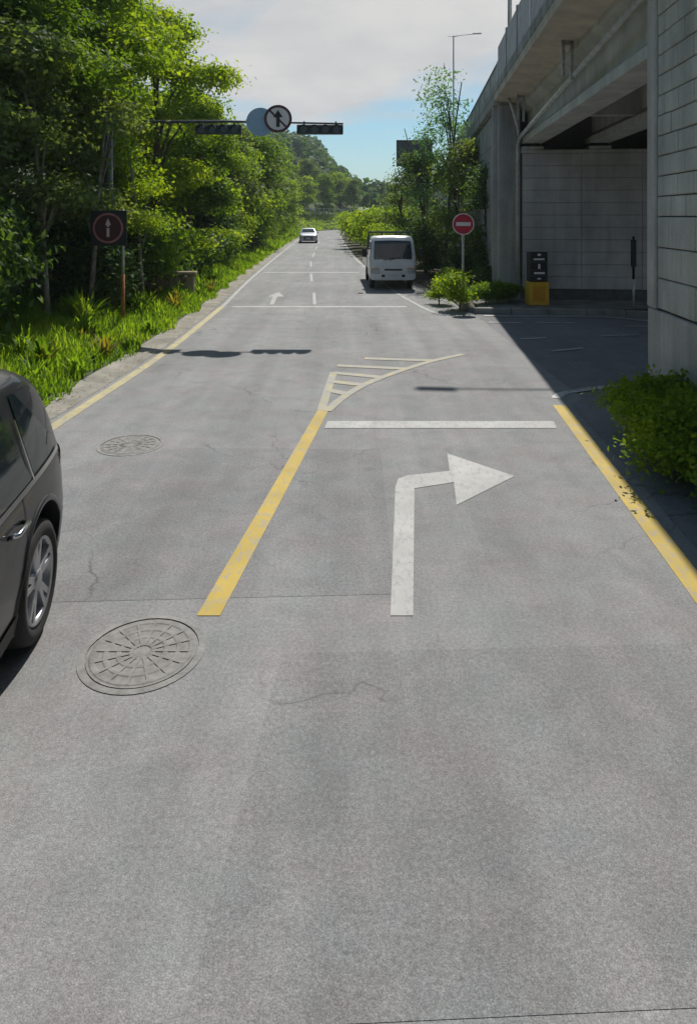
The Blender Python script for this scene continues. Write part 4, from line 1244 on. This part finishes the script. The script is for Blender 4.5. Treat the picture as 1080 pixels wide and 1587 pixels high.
# right side, between truck and wall
wisp.place('wispy_tree', 4.2, 29.6, 'wispy blue-green tree rising higher than the overpass wall', 'tree', None, 1.0, 0.3, 0.08)
wisp.place('wispy_tree', 3.55, 30.6, 'wispy blue-green tree in front of the dark rectangular board', 'tree', None, 0.8, 4.3, 0.08)
wisp.place('wispy_tree', 5.3, 33.5, 'second wispy tree half hidden against the retaining wall', 'tree', None, 0.85, 2.3, 0.08)
rtree.place('roadside_tree', 3.6, 31.6, 'dark leafy tree directly behind the parked white truck', 'tree', None, 1.0, 1.3, 0.08)
rtree2.place('roadside_tree', 4.7, 27.6, 'grey-green tree between the no-entry sign and the wall', 'tree', None, 1.02, 4.3, 0.08)
rtree.place('roadside_tree', 5.1, 24.4, 'dark shaded tree behind the no-entry sign', 'tree', None, 0.80, 3.0, 0.08)
rtree2.place('roadside_tree', 3.2, 37.0, 'grey-green tree under the dark rectangular road board', 'tree', None, 0.95, 5.0, 0.08)
for x, y, sc, kd, lb in ((3.2, 34.5, 0.9, sh_d, 'dark green bush behind the truck bed'), (3.5, 29.0, 0.75, sh_d, 'dark green bush beside the truck bed by the wall'),
                     (4.3, 25.6, 0.7, sh_d, 'dark green bush between the truck and the no-entry sign'), (3.6, 23.4, 0.42, sh_g, 'small green bush at the verge beside the truck cab'),
                     (4.6, 22.0, 0.5, sh_d, 'shaded bush at the foot of the corner pilaster'),
                     (2.15, 38.5, 1.0, sh_y, 'yellow-green bush at the road edge behind the truck'), (2.2, 42.5, 1.15, sh_y, 'bright bush on the right verge beyond the truck')):
    kd.place('bush', x, y, lb, 'bush', None, sc, rng.uniform(0, 6), 0.06)
for y in (47, 51.5, 56, 61, 66, 72, 78, 85, 92):
    xr = float(np.interp(y, [p[1] for p in RIGHT[:7]], [p[0] for p in RIGHT[:7]]))
    sh_y.place('bush', xr+1.6+rng.uniform(-.1, .2), y, 'bright yellow-green bush in the row along the right road edge', 'bush', 'bright bushes along the right edge', rng.uniform(1.35, 1.7), rng.uniform(0, 6), 0.05)
    sh_g.place('bush', xr+4.3, y+1.5, 'mid green bush behind the bright roadside row', 'bush', 'green bushes behind the roadside row', rng.uniform(1.4, 1.8), rng.uniform(0, 6), 0.05)
for x, y, sc in ((3.2, 97, 1.7), (4.2, 102, 1.9), (6.5, 106, 2.0), (9.5, 110, 2.1), (13, 113, 2.2), (17, 117, 2.3), (22, 121, 2.4), (6.5, 98, 2.2), (11, 103, 2.3)):
    sh_g.place('bush', x, y, 'mid green bush on the inside of the road bend', 'bush', 'bushes on the inside of the bend', sc, rng.uniform(0, 6), 0.05)
sh_s.place('corner_shrub', 3.12, 19.15, 'bright yellow-green shrub at the corner below the no-entry sign', 'shrub', None, 1.12, 1.0, 0.03)
sh_s.place('corner_shrub', 2.75, 20.4, 'pale green shrub behind the corner shrub near the truck', 'shrub', None, 0.8, 3.0, 0.03)
for x, y, sc in ((3.95, 19.5, 0.85), (4.35, 19.7, 0.9), (4.75, 20.0, 0.75)):
    sh_i.place('low_shrub', x, y, 'low shaded green plant on the kerb island', 'shrub', 'low plants on the kerb island', sc, rng.uniform(0, 6), 0.13)
# ivy hedge at the near abutment
for i, (x, y, sc) in enumerate(((3.36, 8.1, 0.95), (3.32, 7.35, 1.05), (3.22, 6.6, 1.05), (3.25, 5.85, 1.05), (3.1, 5.1, 1.0), (3.0, 4.3, 1.0), (3.56, 7.75, 1.15), (3.5, 6.9, 1.15))):
    sh_i.place('hedge_shrub', x+0.22, y, 'low leafy hedge shrub along the foot of the block-faced near abutment', 'shrub', 'hedge shrubs at the near abutment', sc, rng.uniform(0, 6), 0.012)

# weeds on the left verge
def weed(seed, n, h, lw, mat):
    rg = np.random.default_rng(seed); Q = []
    for k_ in range(n):
        a = rg.uniform(0, 6.28); tilt = rg.uniform(0.15, 0.9); L = h*rg.uniform(0.5, 1.1); w = lw*rg.uniform(0.6, 1.2)
        d = np.array([math.cos(a), math.sin(a), 0]); s_ = np.array([-math.sin(a), math.cos(a), 0])
        base = rg.normal(size=3)*np.array([0.06, 0.06, 0])
        p = [base + d*L*tilt*t**1.4 + np.array([0, 0, L*(t*(1-tilt*0.45*t))]) for t in (0, 0.35, 0.7, 1.0)]
        ww = [w*0.3, w, w*0.8, 0.002]
        for i in range(3):
            Q.append([p[i]-s_*ww[i], p[i]+s_*ww[i], p[i+1]+s_*ww[i+1], p[i+1]-s_*ww[i+1]])
    return quadmesh('weed', np.array(Q), mat)
wm = [weed(31, 34, 0.75, 0.030, 'grass'), weed(32, 28, 0.55, 0.045, 'leaf_a'), weed(33, 30, 0.9, 0.022, 'grass'), weed(34, 26, 0.6, 0.03, 'grass_dry')]
wl_ = ['tall bright grass tuft in the left verge', 'broad-leaved weed in the left verge', 'long thin grass tuft in the left verge', 'dry straw-coloured tuft in the left verge']
wr_ = np.random.default_rng(5)
for i in range(70):
    y = 8.5+wr_.uniform(0, 1)**1.3*24; 
    xl = float(np.interp(y, [p[1] for p in LEFT[:9]], [p[0] for p in LEFT[:9]]))
    x = xl-0.75-wr_.uniform(0, 1)*2.2
    k_ = int(wr_.choice([0, 0, 1, 1, 2, 2, 3]))
    o = link('weed', wm[k_], None, (x, y, float(ground_z(x, y))-0.02), (0, 0, wr_.uniform(0, 6)))
    s_ = wr_.uniform(0.6, 1.15); o.scale = (s_, s_, s_)
    tag(o, wl_[k_] + ' ' + near_what(y), 'weed', 'weeds of the left verge')
# grass as stuff
def grass(name, n, yr, dr, hr, label, mat='grass', seed=9, wd=0.011):
    rg = np.random.default_rng(seed)
    y = yr[0]+(yr[1]-yr[0])*rg.uniform(0, 1, n)**1.5
    xl = np.interp(y, [p[1] for p in LEFT[:10]], [p[0] for p in LEFT[:10]])
    d = dr[0]+(dr[1]-dr[0])*rg.uniform(0, 1, n)
    x = xl-d+0.12*np.sin(y*2.1)
    z = ground_z(x, y)
    h = rg.uniform(hr[0], hr[1], n)*(0.55+0.45*np.clip((d-dr[0])/0.8, 0, 1))*(0.7+0.5*np.sin(x*1.7+y*1.1)**2)
    a = rg.uniform(0, 6.28, n); ln = rg.uniform(0.1, 0.6, n)*h
    w = wd*rg.uniform(0.6, 1.6, n)*(1+y*0.03)
    s = np.stack([-np.sin(a), np.cos(a), 0*a], 1)*w[:, None]
    dd = np.stack([np.cos(a), np.sin(a), 0*a], 1)
    B = np.stack([x, y, z-0.02], 1)
    mid = B + dd*(ln*0.35)[:, None] + np.array([0, 0, 1])*(h*0.6)[:, None]
    tip = B + dd*ln[:, None] + np.array([0, 0, 1])*h[:, None]
    Q = np.concatenate([np.stack([B-s, B+s, mid+s*0.8, mid-s*0.8], 1), np.stack([mid-s*0.8, mid+s*0.8, tip+s*0.1, tip-s*0.1], 1)])
    return tag(link(name, quadmesh(name, Q, mat)), label, kind='stuff')
grass('grass', 42000, (7.0, 45), (0.55, 4.2), (0.10, 0.34), 'bright green grass covering the left verge')
grass('far_grass', 9000, (44, 118), (0.55, 5.5), (0.25, 0.6), 'grass on the bank along the far road', seed=10, wd=0.02)
# far bank beyond the bend, with fence
rg = np.random.default_rng(12)
n = 12000
X = rg.uniform(-16, 20, n); Y = rg.uniform(112, 150, n); D = dist_left(X, Y); k_ = (D > 0.6) & (D < 14); X, Y = X[k_], Y[k_]
P = np.stack([X, Y, ground_z(X, Y)+rg.uniform(0.1, 0.7, len(X))], 1)
nr = rg.normal(size=P.shape)*0.5+np.array([0, -0.2, 0.9]); nr /= np.linalg.norm(nr, axis=1)[:, None]
tag(link('bank_growth', quadmesh('bank_growth', leaf_quads(P, nr, 0.55, rg), 'leaf_b')), 'bright low growth covering the bank at the road bend', kind='stuff')
fn = empty('bank_fence', (0, 0, 0))
fpts = resample([(-17.5, 110), (-14.5, 121), (-10.0, 133), (-3, 143), (7, 150)], 1.5)
fz = ground_z(fpts[:, 0], fpts[:, 1])
fp = MB().box(-0.07, 0.07, -0.07, 0.07, -0.2, 2.1).mesh('fence_post', 'post_light')
for p, z in zip(fpts, fz): link('fence_post', fp, fn, (p[0], p[1], float(z)))
for a in range(len(fpts)-1):
    for zz in (0.25, 1.95):
        MB().tube([(fpts[a][0], fpts[a][1], fz[a]+zz), (fpts[a+1][0], fpts[a+1][1], fz[a+1]+zz)], 0.05, 6).build('fence_rail', 'post_light', fn)
tag(fn, 'pale post-and-rail fence on the bank at the road bend', 'fence')
# trees behind the fence and far wooded hill
for i, (x, y, sc) in enumerate(((-16, 112, 1.3), (-15, 121, 1.2), (-12, 130, 1.2), (-9, 138, 1.15), (-5, 144, 1.1), (1, 150, 1.1), (-19, 126, 1.5), (-15, 140, 1.5), (-9, 150, 1.4), (-2, 158, 1.3))):
    kinds[i % 3].place(('broadleaf_tree', 'broadleaf_tree', 'pale_tree')[i % 3], x, y, ['light green tree', 'mid green tree', 'olive grey tree'][i % 3]+' behind the fence at the road bend', 'tree', 'trees behind the far fence', sc, i*1.3)
rg = np.random.default_rng(15)
Q = []
for i in range(900):
    x = rg.uniform(-75, 60); y = rg.uniform(160, 330)
    g = float(ground_z(x, y))
    hgt = 8*rg.uniform(0.8, 1.3)
    n = 55
    d = rg.normal(size=(n, 3)); d /= np.linalg.norm(d, axis=1)[:, None]; d[:, 2] = np.abs(d[:, 2])*1.0
    p = np.array([x, y, g+hgt*0.35]) + d*np.array([3.0, 3.0, hgt*0.6])*rg.uniform(0.6, 1.05, n)[:, None]
    nr = d+rg.normal(size=(n, 3))*0.5; nr /= np.linalg.norm(nr, axis=1)[:, None]
    Q.append(leaf_quads(p, nr, 1.7, rg, 0.8))
tag(link('far_forest', quadmesh('far_forest', np.concatenate(Q), 'leaf_far')), 'dark wooded hillside in the distance', kind='stuff')
# leaf litter and grit along the gutter
rg = np.random.default_rng(16); n = 1500
y = rg.uniform(3, 34, n); xl = np.interp(y, [p[1] for p in LEFT[:9]], [p[0] for p in LEFT[:9]])
P = np.stack([xl-0.30+rg.normal(size=n)*0.16, y, np.full(n, 0.034)], 1)
nr = rg.normal(size=P.shape)*0.25+np.array([0, 0, 1]); nr /= np.linalg.norm(nr, axis=1)[:, None]
tag(link('leaf_litter', quadmesh('leaf_litter', leaf_quads(P, nr, 0.035, rg), 'grass_dry')), 'dry leaf litter scattered along the gutter', kind='stuff')

# ------------------------------------------------------------------ air
hz_o = MB().box(-440, 440, -75, 720, -1.3, 62).build('haze', 'asphalt')
hm = bpy.data.materials.new('haze'); hm.use_nodes = True
hn = hm.node_tree
for n_ in list(hn.nodes): hn.nodes.remove(n_)
ho = hn.nodes.new('ShaderNodeOutputMaterial'); hv = hn.nodes.new('ShaderNodeVolumePrincipled')
hv.inputs['Color'].default_value = (0.80, 0.90, 1.0, 1)
hv.inputs['Density'].default_value = 0.0004
hv.inputs['Anisotropy'].default_value = 0.2
hn.links.new(hv.outputs[0], ho.inputs['Volume'])
hz_o.data.materials.clear(); hz_o.data.materials.append(hm)
tag(hz_o, 'thin bluish haze in the air over the road', kind='stuff')
